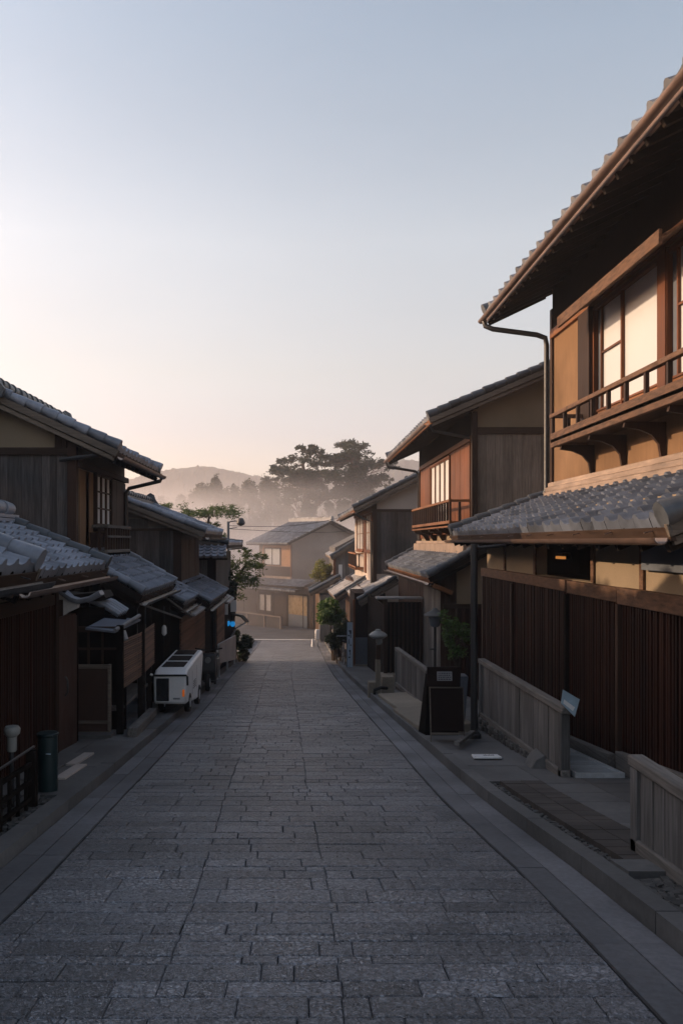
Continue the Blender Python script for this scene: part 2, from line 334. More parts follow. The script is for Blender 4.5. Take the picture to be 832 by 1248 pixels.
# junction at the foot of the hill
jn = MB()
for j, y in enumerate([44.5,46,48,50,52,54,57,60,64,68]):
    for x in (-24,-12,-6,-3,0,3,6): jn.v.append((x, y, zr(y)-.03+(.004 if 45 < y else 0)))
for j in range(9):
    for i in range(6): jn.face([j*7+i, j*7+i+1, (j+1)*7+i+1, (j+1)*7+i], .5)
tag(jn.build('side_street', M['asphalt'], origin=(0,0,0)), kind='structure')
wl = MB(); wl.hexa([(-2.9,46.3,zr(46.3)-.028),(.9,45.9,zr(45.9)-.022),(.9,46.35,zr(46.35)-.022),(-2.9,46.75,zr(46.75)-.028),
  (-2.9,46.3,zr(46.3)-.012),(.9,45.9,zr(45.9)-.012),(.9,46.35,zr(46.35)-.012),(-2.9,46.75,zr(46.75)-.012)])
tag(wl.build('road_marking', M['white'], origin=(0,0,0)), kind='structure')
# loose gravel
def gravel(name, x0, x1, y0, y1, n, s0, s1, m, dz=.05):
    mb = MB()
    for _ in range(n):
        y = ru(y0,y1); x = ru(x0,x1)+cx(y); z = zr(y)+dz; a = ru(s0,s1)
        mb.hexa([(x+sx*a*ru(.6,1.1), y+sy*a*ru(.6,1.1), z+sz*a*ru(.4,.8)) for sz in (-1,1) for sx, sy in ((-1,-1),(1,-1),(1,1),(-1,1))])
    return tag(mb.build(name, m, origin=(0,0,0)), kind='stuff')
gravel('gravel', 2.0, 2.11, 5.4, 9.0, 420, .008, .022, M['rubble'])
gravel('gravel', 2.02, 2.6, 3.4, 5.0, 900, .012, .035, M['rubble'])
gravel('gravel', -2.28, -2.15, 4.5, 7.6, 400, .01, .028, M['rubble'])
gravel('dry_litter', -3.0, -2.45, 4.5, 7.4, 400, .01, .025, M['soil'], .06)

# ------------------------------------------------------------------ roofs
def tiles(mb, E0, E1, T0, T1, w=.3, row=.24, amp=.04, step=.035, fine=True, drop=.07):
    E0, E1, T0, T1 = map(V, (E0, E1, T0, T1))
    n = (E1-E0).cross(T0-E0).normalized()
    if n.z < 0: n = -n
    nc = max(2, round((E1-E0).length/w)); nr = max(2, round((T0-E0).length/row))
    ts = (0,.12,.3,.48,.62,.7,.8,.9,1) if fine else (0,.3,.62,.8,1)
    def h(t): return -.35*amp*sin(pi*t/.62) if t < .62 else amp*sin(pi*(t-.62)/.38)**.8
    def P(u, v, k): return (E0.lerp(E1, u)).lerp(T0.lerp(T1, u), v) + n*k
    for i in range(nc):
        for j in range(nr):
            jt = ru(-.006,.008); ju = ru(-.012,.012)/nc*3; r = rnd(); b = len(mb.v); sl = ru(-.006,.006); K = len(ts)
            v0 = j/nr + ru(-.06,.06)/nr; v1 = (j+1.15)/nr
            if j == nr-1: v1 = 1
            if j == 0: v0 = 0
            for t in ts: mb.v.append(tuple(P((i+t)/nc+ju, v0, h(t)+jt-(drop if j == 0 else step*.6))))
            for t in ts: mb.v.append(tuple(P((i+t)/nc+ju, v0, h(t)+step+jt+sl*(t-.5))))
            for t in ts: mb.v.append(tuple(P((i+t)/nc+ju, v1, h(t)+.004)))
            for q in range(2):
                for k in range(K-1): mb.face([b+q*K+k, b+q*K+k+1, b+(q+1)*K+k+1, b+(q+1)*K+k], r)
    return n
def caps(mb, p, q, r=.085, seg=.28, n=9):
    p = V(p); q = V(q); L = (q-p).length; d = (q-p)/L; k = max(1, round(L/seg)); up = V((0,0,1))
    for i in range(k):
        a = p+d*(L*i/k - .015); b = p+d*(L*(i+1)/k+.015); o = V((ru(-.006,.006),ru(-.006,.006),ru(-.006,.006)))
        f = 1.2 if i == 0 else 1.13
        mb.tube([a+o, a+d*.05+o, b+o], [r*f, r*f, r*.86], n+3)
DEFM = 'tile_mid'
def roof(par, Ya, Yb, Xe, ze, Xt, zt, m=None, w=.3, row=.24, near=True, far=True, fine=True, deck=.09, fasc='brown_h',
         gutter='copper', board='grey_x', rafters=0, raft_to=None, amp=.04, step=.035, capm='tile_dark', capr=.085, drop=.07, zd=0, over=.0):
    """one slope; zd lowers the far end. eave (Xe, ze) to top (Xt, zt)"""
    s = 1 if Xt > Xe else -1
    m = m or DEFM
    E0, E1, T0, T1 = V((Xe,Ya,ze)), V((Xe,Yb,ze-zd)), V((Xt,Ya,zt)), V((Xt,Yb,zt-zd))
    mb = MB(); n = tiles(mb, E0, E1, T0, T1, w, row, amp, step, fine, drop)
    rf = mb.build('roof', M[m], par, smooth=False)
    dk = MB(); dn = -n*.025; dd = -n*(.025+deck); ins = (T0-E0).normalized()*.03
    dk.hexa([E0+ins+dd, E1+ins+dd, T1+dd, T0+dd, E0+ins+dn, E1+ins+dn, T1+dn, T0+dn]); dk.build('roof_deck', M['soffit'], rf)
    if fasc:
        f = MB(); f.hexa([E0+dd+V((-.015*s,0,-.05)), E1+dd+V((-.015*s,0,-.05)), E1+dd+V((.03*s,0,-.05)), E0+dd+V((.03*s,0,-.05)),
                          E0+dn+V((-.015*s,0,-.03)), E1+dn+V((-.015*s,0,-.03)), E1+dn+V((.03*s,0,-.03)), E0+dn+V((.03*s,0,-.03))])
        f.build('fascia', M[fasc], rf, bevel=.004)
    for (on, A, B, yy) in ((near,E0,T0,1),(far,E1,T1,-1)):
        if on:
            c = MB(); caps(c, A+n*(amp*.7+.02)+V((0,.07*yy,0)), B+n*(amp*.7+.02)+V((0,.07*yy,0)), capr); c.build('verge_cap', M[capm], rf, smooth=False)
            b = MB(); b.beam(A+V((0,.02*yy,-.085)), B+V((0,.02*yy,-.085)), .05, .11, up=n)
            b.beam(A+V((.06*s,.06*yy,-.17)), B+V((.06*s,.06*yy,-.17)), .05, .07, up=n); b.build('barge_board', M[board], rf, bevel=.005)
    if gutter:
        gx = Xe-.07*s; p = [(gx,Ya-.03,ze-.14),(gx,Yb+.03,ze-.14-zd)]
        g_ = MB(); K = 7
        for (x, y, z) in p:
            for k in range(K): t = pi*k/(K-1); g_.v.append((x+.06*cos(t), y, z-.06*sin(t)))
            for k in range(K): t = pi*(K-1-k)/(K-1); g_.v.append((x+.052*cos(t), y, z-.052*sin(t)))
        for k in range(2*K): g_.face([k,(k+1)%(2*K),2*K+(k+1)%(2*K),2*K+k], .5)
        g_.face(list(range(2*K)), .5); g_.face(list(range(2*K,4*K)), .5)
        y = Ya+.3
        while y < Yb: g_.beam((gx,y,ze-.1-zd*(y-Ya)/(Yb-Ya)),(Xe+.04*s,y,ze-.07-zd*(y-Ya)/(Yb-Ya)),.015,.01); y += .9
        g_.build('gutter', M[gutter], rf, smooth=False)
    if rafters:
        k = int((Yb-Ya)/rafters); sl = (zt-ze)/(Xt-Xe); X2 = raft_to
        for i in range(k+1):
            y = Ya+.12+(Yb-Ya-.24)*i/k
            rb = MB(); rb.beam((Xe+.05*s,y,ze-.16-deck*.6),(X2,y,ze+sl*(X2-Xe)-.16-deck*.6),.06,.08)
            rb.build('rafter', M['soffit'], rf)
    return rf
def ridge(par, Ya, Yb, X, z, m='tile_dark', r=.11, courses=2, orn=True):
    c = MB()
    for k in range(courses): c.box(X-.13+.01*k, X+.13-.01*k, Ya, Yb, z-.02+.05*k, z+.02+.05*k)
    caps(c, (X,Ya,z+.05*courses+.05), (X,Yb,z+.05*courses+.05), r*.8, .3)
    if orn:
        for y, d in ((Ya,-1),(Yb,1)):
            c.prism([(X-.2,y,z-.12),(X+.2,y,z-.12),(X+.24,y,z+.02),(X+.15,y,z+.14),(X+.1,y,z+.28),(X,y,z+.34),(X-.1,y,z+.28),(X-.15,y,z+.14),(X-.24,y,z+.02)], (0,.09*d,0))
    return c.build('ridge_cap', M[m], par)
def shell(par, Xf, Xb, Ya, Yb, z0, ze, Xr, zrdg, m='plaster_tan', name='wall'):
    mb = MB(); mb.prism([(Xf,Ya,z0),(Xb,Ya,z0),(Xb,Ya,ze),(Xr,Ya,zrdg),(Xf,Ya,ze)], (0,Yb-Ya,0)); return mb.build(name, M[m], par)
def boards_x(par, x0, x1, y, z0, z1, m, w=.16, name='board_cladding', t=.03, top=None, batten=False):
    """vertical boards on a wall facing the camera (plane y)"""
    if x0 > x1: x0, x1 = x1, x0
    mb = MB(); x = x0
    while x < x1-.02:
        ww = min(w*ru(.9,1.1), x1-x); d = ru(-.004,.006)
        zt = z1 if top is None else min(top(x), top(x+ww))
        mb.box(x+.002, x+ww-.003, y-t-d, y, z0+ru(-.01,.01)*0, zt)
        if batten: mb.box(x-.018, x+.018, y-t-.02, y-.004, z0+.002, zt-.002)
        x += ww
    return mb.build(name, M[m], par)
def boards_y(par, X, s, y0, y1, z0, z1, m, w=.16, name='board_cladding', t=.03, sl=0):
    mb = MB(); y = y0
    while y < y1-.02:
        ww = min(w*ru(.9,1.1), y1-y); d = ru(-.004,.006)
        mb.box(X, X-s*(t+d), y+.002, y+ww-.003, z0+sl*(y-y0), z1+sl*(y-y0)); y += ww
    return mb.build(name, M[m], par)
def lattice(par, X, s, y0, y1, z0, z1, m='red_v', p=.075, w=.036, d=.045, name='lattice', back='sign_brown'):
    """vertical bars in front of a dark panel, facing the street"""
    mb = MB(); mb.box(X-s*.002, X-s*.022, y0, y1, z0, z1, .15)
    y = y0+.01
    while y < y1: mb.box(X-s*.022, X-s*(.022+d*ru(.85,1.1)), y, y+w, z0+.004, z1-.004); y += p
    return mb.build(name, M[m], par)
def bx(par, name, m, *a, bevel=.004, r=None):
    mb = MB()
    if isinstance(a[0], (tuple, list)):
        for q in a: mb.box(*q, r)
    else: mb.box(*a, r)
    return mb.build(name, M[m], par, bevel=bevel)
def window_y(par, X, s, y0, y1, z0, z1, nm, nh=0, fm='brown_v', pm='shoji', fw=.06, sill=True, skip=None, depth=.07):
    """window in a wall facing the street: frame, mullions, one pane per light"""
    f = MB(); 
    f.box(X-s*.002, X-s*depth, y0-fw, y0, z0-fw, z1+fw); f.box(X-s*.002, X-s*depth, y1, y1+fw, z0-fw, z1+fw)
    f.box(X-s*.002, X-s*depth, y0, y1, z1, z1+fw); f.box(X-s*.002, X-s*depth, y0, y1, z0-fw, z0)
    wn = f.build('window', M[fm], par, bevel=.004)
    for i in range(nm):
        a = y0+(y1-y0)*i/nm; b = y0+(y1-y0)*(i+1)/nm
        bx(wn, 'pane', pm, X-s*.002, X-s*.02, a+.003, b-.003, z0+.003, z1-.003, bevel=0)
        fr = MB(); q = .028
        for (ya, yb) in ((a,a+q),(b-q,b)): fr.box(X-s*.021, X-s*.055, ya, yb, z0, z1)
        for k in range(nh+2):
            z = z0+(z1-z0)*k/(nh+1); z = min(max(z, z0+q/2), z1-q/2); fr.box(X-s*.022, X-s*.05, a+q, b-q, z-q/2, z+q/2)
        fr.build('sash', M[fm], wn)
    if sill: bx(wn, 'sill', fm, X-s*.004, X-s*(depth+.05), y0-fw-.04, y1+fw+.04, z0-fw-.05, z0-fw-.002)
    return wn
def balcony(par, X0, X1, y0, y1, z0, z1, m='grey_h', bal=.3, beam=.12, brackets=True, railm=None, rz=.06):
    """projecting balcony; X0 wall side, X1 street side"""
    s = 1 if X1 < X0 else -1
    deckt = MB(); deckt.box(X0, X1, y0, y1, z0-.05, z0)
    b = deckt.build('balcony', M['brown_h'], par)
    e = MB(); e.box(X1-s*.0, X1+s*.07, y0-.02, y1+.02, z0-beam, z0+beam*.8); e.box(X0, X1+s*.072, y0-.02, y0+.05, z0-beam*.9, z0+beam*.6); e.box(X0, X1+s*.072, y1-.05, y1+.02, z0-beam*.9, z0+beam*.6)
    e.build('edge_beam', M[m], b, bevel=.006)
    rl = MB(); rl.box(X1-s*.01, X1+s*.075, y0-.05, y1+.05, z1-rz, z1); rl.box(X0, X1+s*.074, y0-.01, y0+.05, z1-rz-.001, z1-.001); rl.box(X0, X1+s*.074, y1-.05, y1+.01, z1-rz-.001, z1-.001)
    rl.build('handrail', M[railm or m], b, bevel=.006)
    n = max(2, round((y1-y0)/bal))
    for i in range(n+1):
        y = y0+.02+(y1-y0-.04)*i/n
        q = MB(); q.box(X1+s*.01, X1+s*.06, y-.028, y+.028, z0+beam*.8, z1-rz); q.build('baluster', M['brown_v'], b)
    for yy in (y0+.02, y1-.02):
        q = MB(); q.box((X0+X1)/2-.025, (X0+X1)/2+.025, yy-.025, yy+.025, z0+beam*.6, z1-rz); q.build('baluster', M['brown_v'], b)
    return b
# ================================================================== RIGHT SIDE
H = thing('wooden_house', 'large two-storey wooden house in the right foreground with long lattice wall and lit balcony windows', 'house', (5.5,10,zr(10)))
def wedge_wall(par, X, X2, y0, y1, z1, m, name='wall'):
    return bx(par, name, m, X, X2, y0, y1, zr(y1)-.3, z1, bevel=0)
# lower storey front wall, with the high opening
bx(H, 'wall', 'plaster_tan', (3.56,3.72,5.6,15.6,-3.6,-.5), (3.56,3.72,12.35,15.6,-.5,.45), (3.56,3.72,5.6,10.0,-.5,.45), (3.56,3.72,10.0,12.35,-.06,.45), bevel=0)
bx(H, 'alcove', 'black_wood', (3.72,4.3,9.9,12.45,-.56,-.5), (4.25,4.3,9.9,12.45,-.5,0), (3.72,4.3,9.84,9.9,-.56,0), (3.72,4.3,12.45,12.5,-.56,0), (3.72,4.3,9.84,12.5,0,.05), bevel=0)
bx(H, 'cross_wall', 'plaster_tan', (3.72,4.9,15.45,15.6,-3.6,.5), (3.72,4.9,5.6,5.75,-2.6,.5), bevel=0)
for y in (12.38, 9.93, 14.2, 8.5): bx(H, 'wall_post', 'aged_h', 3.53,3.558,y-.05,y+.05,-.498,.2)
bx(H, 'beam', 'aged_h', (3.455,3.557,10.72,15.66,-.655,-.5), bevel=.008); bx(H, 'beam', 'aged_h', (3.46,3.557,8.98,10.66,-.67,-.505), bevel=.008)
bx(H, 'beam', 'aged_h', (3.45,3.557,5.6,8.95,-.68,-.5), bevel=.008)
bx(H, 'corner_post', 'brown_v', (3.47,3.557,15.56,15.68,-3.3,-.66), bevel=.004)
lattice(H, 3.555, 1, 13.45, 15.55, -3.4, -.657, p=.08)
lattice(H, 3.555, 1, 10.74, 13.36, -3.2, -.657, p=.078)
lattice(H, 3.555, 1, 8.98, 10.62, -2.9, -.672, p=.07, w=.03)
lattice(H, 3.555, 1, 5.7, 8.88, -2.8, -.682, p=.07, w=.034)
for y, m in ((13.4,'brown_v'),(10.68,'black_wood'),(8.93,'brown_v')): bx(H, 'wall_post', m, 3.44,3.556,y-.04,y+.04,-3.2,-.684)
pl = MB(); pl.beam((3.44,9.05,zr(9.05)+.16),(3.44,14.5,zr(14.5)+.16),.1,.16); pl.beam((3.42,5.9,zr(5.9)+.2),(3.42,8.8,zr(8.8)+.2),.08,.22)
pl.build('plinth', M['grey_h'], H, bevel=.006)
sh_ = bx(H, 'shutter', 'bluegrey', 3.49,3.55,7.35,8.4,-.29,-.02)
dsh = MB(); dsh.lathe(3.95,12.25,[(.0,-.16),(.09,-.17),(.1,-.22),(.1,-.26),(.0,-.27)],12); dsh.build('hanging_lamp', M['black_metal'], H)
lt = MB(); lt.box(3.8,3.84,11.85,12.2,-.255,-.215); lt.build('light_tube', M['warmlamp'], H)
# lower roof
rf = roof(H, 6.6, 16.1, 2.96, .17, 4.78, .86, m='tile_blue', w=.34, row=.2, amp=.045, step=.035, fasc='brown_h', gutter='copper', rafters=.55, raft_to=3.6, drop=.1, capr=.1, deck=.1)
fl = MB(); fl.box(4.62,4.79,5.7,15.58,.8,.93); fl.box(4.66,4.79,5.7,15.6,.93,1.02); fl.box(4.71,4.79,5.7,15.6,1.02,1.11)
fl.build('flashing', M['copper_pale'], H, bevel=.012)
# upper storey: wall with real window opening
bx(H, 'wall', 'plaster', (4.8,4.98,13.35,15.6,.3,5.0), (4.8,4.98,5.6,13.35,.3,1.72), (4.8,4.98,5.6,13.35,3.8,5.0), bevel=0)
ub = MB(); ub.prism([(4.98,15.6,.3),(13.0,15.6,.3),(13.0,15.6,4.6),(8.9,15.6,6.6),(4.98,15.6,4.9)], (0,-.15,0)); ub.prism([(3.72,5.75,-2.6),(13.0,5.75,-2.6),(13.0,5.75,4.6),(8.9,5.75,6.6),(4.98,5.75,4.9),(4.98,5.75,.5),(3.72,5.75,.5)], (0,-.15,0))
ub.box(12.8,13,5.75,15.45,-2.8,4.6); ub.box(3.72,13,15.45,15.6,-3.4,.3); ub.build('wall', M['plaster'], H)
bx(H, 'interior_wall', 'shoji', (6.5,6.6,5.8,15.4,.3,4.9), bevel=0)
bx(H, 'corner_post', 'brown_v', 4.755,4.797,15.5,15.62,.95,4.4)
bx(H, 'lintel', 'orange_h', (4.74,4.797,5.6,15.58,3.84,4.0), bevel=.006)
bx(H, 'shutter_box', 'brown_v', (4.72,4.797,13.4,13.95,1.72,3.83), (4.70,4.797,13.36,13.42,1.72,3.83), bevel=.004)
for i in range(3):
    a = 13.3-2.35-2.65*i; b = a+2.35; wn = MB()
    wn.box(4.76,4.84,a-.05,a,1.75,3.8); wn.box(4.76,4.84,b,b+.05,1.75,3.8); wn.box(4.765,4.84,a,b,3.74,3.8); wn.box(4.765,4.84,a,b,1.75,1.8)
    w = wn.build('window', M['orange_v'], H, bevel=.003)
    for (c, d) in ((a,a+1.28),(a+1.32,b)):
        bx(w, 'pane', 'shoji', 4.842,4.856,c,d,2.1,3.74, bevel=0)
        bx(w, 'kick_panel', 'orange_h', 4.82,4.858,c,d,1.8,2.1, bevel=0)
    s_ = MB(); s_.box(4.79,4.838,a+1.28,a+1.32,1.8,3.74); s_.box(4.80,4.838,a,b,2.1,2.13); s_.box(4.80,4.838,b-.22,b-.19,2.13,3.74); s_.box(4.806,4.836,a+1.33,b-.22,3.0,3.03)
    s_.build('sash', M['orange_v'], w)
    bx(w, 'curtain', 'bluegrey', 4.835,4.84,b-.185,b-.005,2.13,3.74, bevel=0)
bx(H, 'window_post', 'orange_v', (4.74,4.84,10.66,10.89,1.72,3.83), (4.74,4.84,8.01,8.24,1.72,3.83), bevel=.004)
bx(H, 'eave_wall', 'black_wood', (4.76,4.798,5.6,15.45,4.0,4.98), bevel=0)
# awning board over the window
aw = MB(); aw.hexa([(4.30,9.8,3.62),(4.30,13.5,3.62),(4.79,13.5,3.90),(4.79,9.8,3.90),(4.30,9.8,3.66),(4.30,13.5,3.66),(4.79,13.5,3.94),(4.79,9.8,3.94)])
aw.box(4.26,4.305,9.75,13.6,3.54,3.72)
aw.build('awning', M['aged_h'], H, bevel=.006)
b = balcony(H, 4.79, 4.2, 5.7, 13.75, 1.7, 2.13, m='aged_h', bal=.63, beam=.13, rz=.065)
for k in range(7):
    y = 13.4-1.3*k; br = MB()
    br.prism([(4.79,y,1.1),(4.79,y,1.57),(4.26,y,1.57),(4.24,y,1.50),(4.44,y,1.47),(4.60,y,1.40),(4.70,y,1.28),(4.73,y,1.1)], (0,-.06,0)); br.build('bracket', M['brown_v'], b)
rf = roof(H, 5.0, 16.2, 3.65, 4.5, 8.9, 6.9, w=.4, row=.3, amp=.055, step=.04, fasc='copper', gutter='copper', rafters=.4, raft_to=4.8, drop=.1, capr=.1, deck=.12, board='brown_x')
rb = roof(H, 5.0, 16.2, 14.1, 4.5, 8.9, 6.9, w=.6, row=.5, fine=False, gutter=None, amp=.05)
ridge(H, 5.0, 16.2, 8.9, 6.95)
dp = MB(); dp.tube([(3.6,16.05,4.33),(3.62,16.0,4.2),(3.75,15.95,4.13),(4.55,15.76,3.97),(4.70,15.72,3.9),(4.72,15.7,3.75),(4.72,15.7,1.0),(4.68,15.7,.9)], .05, 10); dp.build('downpipe', M['black_metal'], H, smooth=True)

# ---- second house on the right
def front_house_R2():
    H = thing('wooden_house', 'second two-storey house on the right, with wooden balcony and plastered gable over tan boards', 'house', (5.5,22,zr(22)))
    shell(H, 3.96, 10.5, 18.7, 26.8, -4.4, 3.12, 7.2, 4.48, 'plaster_tan')
    boards_x(H, 4.02, 7.5, 18.7, -.6, 2.44, 'tanboard_v', .2)
    bx(H, 'beam', 'brown_x', 3.96,10.5,18.64,18.7,2.44,2.6)
    bx(H, 'corner_post', 'brown_v', 3.9,4.03,18.6,18.73,-.4,2.95); bx(H, 'corner_post', 'brown_v', 3.9,3.97,26.7,26.82,-.4,2.95)
    # front, upper
    bx(H, 'lintel', 'orange_h', 3.88,3.957,18.75,26.7,2.3,2.42)
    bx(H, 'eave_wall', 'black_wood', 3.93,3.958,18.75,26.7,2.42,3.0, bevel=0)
    boards_y(H, 3.957, 1, 19.0, 21.35, .1, 2.3, 'orange_v', .3, 'shutter_panel', .03)
    boards_y(H, 3.957, 1, 24.6, 26.7, .1, 2.3, 'orange_v', .3, 'shutter_panel', .03)
    window_y(H, 3.957, 1, 21.45, 24.5, .3, 2.2, 4, 0, 'orange_v', 'shoji')
    b = balcony(H, 3.957, 3.45, 19.0, 25.2, .42, .98, m='orange_h', bal=.36, beam=.09)
    for y in (19.2,20.7,22.2,23.7,25.0):
        br = MB(); br.prism([(3.955,y,-.0),(3.955,y,.33),(3.5,y,.33),(3.5,y,.26),(3.75,y,.18),(3.87,y,.0)], (0,.07,0)); br.build('bracket', M['brown_h'], b)
    # lower front
    bx(H, 'wall', 'plaster_tan', 3.26,3.96,18.7,26.8,-4.4,-.62, bevel=0)
    boards_x(H, 3.2, 3.56, 18.7, -3.7, -.55, 'brown_v', .12, 'wall_post')
    bx(H, 'plaster_panel', 'plaster_tan', 3.57,4.6,18.66,18.698,-1.42,-.4, bevel=0)
    bx(H, 'beam', 'brown_x', 3.26,4.7,18.62,18.7,-1.52,-1.42)
    boards_x(H, 3.58, 4.6, 18.7, -3.7, -1.52, 'red_v', .09, 'lattice', .04)
    bx(H, 'wall', 'plaster_tan', 3.96,4.7,18.68,20,-4.2,.05, bevel=0)
    boards_y(H, 3.257, 1, 18.75, 21.4, -4, -1.0, 'grey_v', .3, 'boarded_door', .04)
    boards_y(H, 3.257, 1, 21.5, 26.8, -4.2, -.95, 'red_v', .12, 'board_cladding', .03)
    rf = roof(H, 18.3, 27.1, 2.89, -.78, 4.28, -.02, w=.3, row=.2, amp=.045, step=.05, fasc='orange_h', gutter='copper', rafters=.6, raft_to=3.3, board='black_wood')
    bx(H, 'flashing', 'copper_pale', (3.72,3.958,18.75,26.8,-.32,-.06), (3.8,3.958,18.75,26.8,-.06,.02), bevel=.01)
    br = MB(); br.beam((2.98,18.33,-.98),(3.42,18.5,-1.16),.09,.1); br.build('eave_beam', M['orange_h'], H)
    roof(H, 18.3, 27.1, 2.89, 2.78, 7.2, 4.62, w=.34, row=.26, amp=.05, fasc='orange_h', gutter='copper', rafters=.55, raft_to=4.0, board='grey_x', capm='tile_dark')
    roof(H, 18.3, 27.1, 11.5, 2.78, 7.2, 4.62, w=.6, row=.5, fine=False, gutter=None)
    ridge(H, 18.3, 27.1, 7.2, 4.66)
    dp = MB(); dp.tube([(2.84,27.0,2.6),(2.9,26.95,2.45),(3.8,26.9,2.3),(3.9,26.9,2.2),(3.9,26.9,-.4)], .045, 8); dp.build('downpipe', M['black_metal'], H, smooth=True)
    dp = MB(); dp.tube([(2.93,18.38,2.6),(3.0,18.5,2.5),(3.85,18.62,2.35)], .035, 8); dp.build('downpipe', M['black_metal'], H, smooth=True)
    # low wall face beside the lattice gate
    return H
front_house_R2()
# ---- third house on the right
H = thing('wooden_house', 'third two-storey house on the right with grey board gable beyond the orange balcony', 'house', (4.5,36,zr(36)))
shell(H, 2.76, 8.0, 30.4, 41, -5.6, 1.49, 5.4, 2.8, 'plaster_pale')
boards_x(H, 2.85, 5.4, 30.4, -1.2, 1.1, 'darkboard_v', .16)
bx(H, 'beam', 'brown_x', 2.76,8,30.33,30.4,1.1,1.2)
bx(H, 'corner_post', 'brown_v', 2.7,2.85,30.32,30.45,-3,1.7)
bx(H, 'lintel', 'orange_h', 2.7,2.757,30.5,41,1.15,1.3)
window_y(H, 2.757, 1, 31.2, 33.6, -.35, 1.05, 3, 1, 'orange_v', 'shoji')
window_y(H, 2.757, 1, 35.0, 39.0, -.35, 1.05, 4, 1, 'orange_v', 'shoji')
boards_y(H, 2.757, 1, 33.8, 34.8, -1.3, 1.1, 'orange_v', .25, 'shutter_panel')
balcony(H, 2.757, 2.4, 35.5, 40.5, -1.15, -.5, m='orange_h', bal=.3, beam=.08)
roof(H, 30, 41.4, 1.98, 1.22, 5.4, 2.95, w=.36, row=.3, amp=.05, fine=False, fasc='orange_h', gutter='copper', rafters=.8, raft_to=2.8)
roof(H, 30, 41.4, 8.8, 1.22, 5.4, 2.95, w=.6, row=.5, fine=False, gutter=None)
ridge(H, 30, 41.4, 5.4, 3.0)
dp = MB(); dp.tube([(2.02,30.1,1.05),(2.3,30.2,.85),(2.64,30.4,.75),(2.66,30.4,-1.6)], .04, 8); dp.build('downpipe', M['black_metal'], H, smooth=True)
# low shopfront wing with two lean-to roofs
bx(H, 'wall', 'sign_brown', 1.85,2.9,27.8,30.3,-4.9,-1.75, bevel=0)
bx(H, 'wall', 'brown_v', 2.35,2.9,30.3,42,-5.7,-1.75, bevel=0)
bx(H, 'blue_dado', 'bluegrey', 1.86,2.88,27.76,27.798,-4.16,-3.25)
bx(H, 'corner_post', 'orange_v', 1.8,1.88,27.72,27.84,-4.3,-1.95)
bx(H, 'sill', 'tan_slab', 1.82,2.9,27.68,27.8,-4.22,-4.16)
roof(H, 27.4, 34, 1.98, -1.98, 3.25, -1.22, m='tile_pale', w=.5, row=.34, amp=.05, zd=.12, fasc='copper', gutter=None, rafters=.9, raft_to=2.4, capr=.07)
roof(H, 34.4, 43, 1.5, -2.35, 2.9, -1.45, m='tile_pale', w=.5, row=.34, amp=.05, zd=.25, fasc='copper', gutter=None, rafters=.9, raft_to=2.4, capr=.07)
# ---- fourth house on the right, small, pale roof
H = thing('wooden_house', 'small far house on the right with pale slanting roof and red corner post', 'house', (3,50,zr(50)))
shell(H, 2.0, 6, 46.4, 55.5, -6.2, -.35, 4.0, .7, 'grey_v')
bx(H, 'corner_post', 'orange_v', 1.9,2.05,46.25,46.42,-5.6,-.75); bx(H, 'corner_post', 'shoji', 2.2,2.4,46.3,46.4,-2.6,-1.3)
boards_x(H, 2.1, 6, 46.4, -5.8, -.5, 'grey_v', .25)
roof(H, 46, 56, 1.75, -.85, 4.0, .55, m='tile_pale', w=.4, row=.35, fine=False, fasc='copper_pale', gutter=None)
roof(H, 46, 56, 6.4, -.85, 4.0, .55, w=.6, row=.5, fine=False, gutter=None)
bx(H, 'wall', 'grey_v', 1.1,2.1,44.5,46.3,-5.9,-2.9, bevel=0)
roof(H, 44.2, 47, .55, -2.75, 2.2, -1.85, m='tile_dark', w=.35, row=.3, fine=False, gutter=None)
# ---- slatted gate between second and third houses
H = thing('lattice_gate', 'black slatted gate with small canopy between the stone lantern and the grey railing', 'gate', (2.6,22,zr(22)))
bx(H, 'gate_panel', 'black_wood', 2.28,3.2,21.6,21.7,-3.9,-1.6, bevel=0)
mb = MB(); x = 2.26
while x < 3.2: mb.box(x, x+.045, 21.53, 21.598, -3.85, -1.62); x += .11
mb.build('slats', M['brown_v'], H)
bx(H, 'side_panel', 'black_wood', 2.28,2.34,21.72,27.6,-4.5,-1.75, bevel=0)
bx(H, 'gate_post', 'brown_v', 2.2,2.3,21.5,21.62,-3.95,-1.5); bx(H, 'canopy', 'tile_pale', 2.0,3.2,21.3,21.75,-1.5,-1.45)
bx(H, 'base_stone', 'tan_slab', 2.1,2.55,21.2,21.7,-3.95,-3.45)

# ================================================================== LEFT SIDE
DEFM = 'tile'
# ---- nearest house: low lattice front, unseen upper body added behind to block the sun
H = thing('wooden_house', 'nearest house on the left with brown lattice front and low tiled roof', 'house', (-5,7,zr(7)))
bx(H, 'wall', 'plaster_tan', -3.05,-4.6,-1,10.1,-3,-.3, bevel=0)
lattice(H, -3.05, -1, 6.4, 10.05, -2.9, -.77, m='red_v', p=.062, w=.03)
lattice(H, -3.05, -1, 2.0, 6.3, -2.6, -.77, m='red_v', p=.062, w=.03)
bx(H, 'beam', 'brown_h', (-3.05,-2.97,2,10.1,-.77,-.62), bevel=.006); bx(H, 'plaster_band', 'plaster_grey', (-3.02,-3.05,2,10.08,-.62,-.38), bevel=0)
bx(H, 'corner_post', 'brown_v', (-2.96,-3.08,10.0,10.12,-2.9,-.4))
roof(H, 7.15, 10.5, -2.45, -.3, -3.75, .26, w=.235, row=.175, amp=.036, step=.036, gutter='copper', rafters=.4, raft_to=-3.05, capr=.07)
ridge(H, 7.2, 10.55, -3.72, .27, r=.12, orn=False, m='tile')
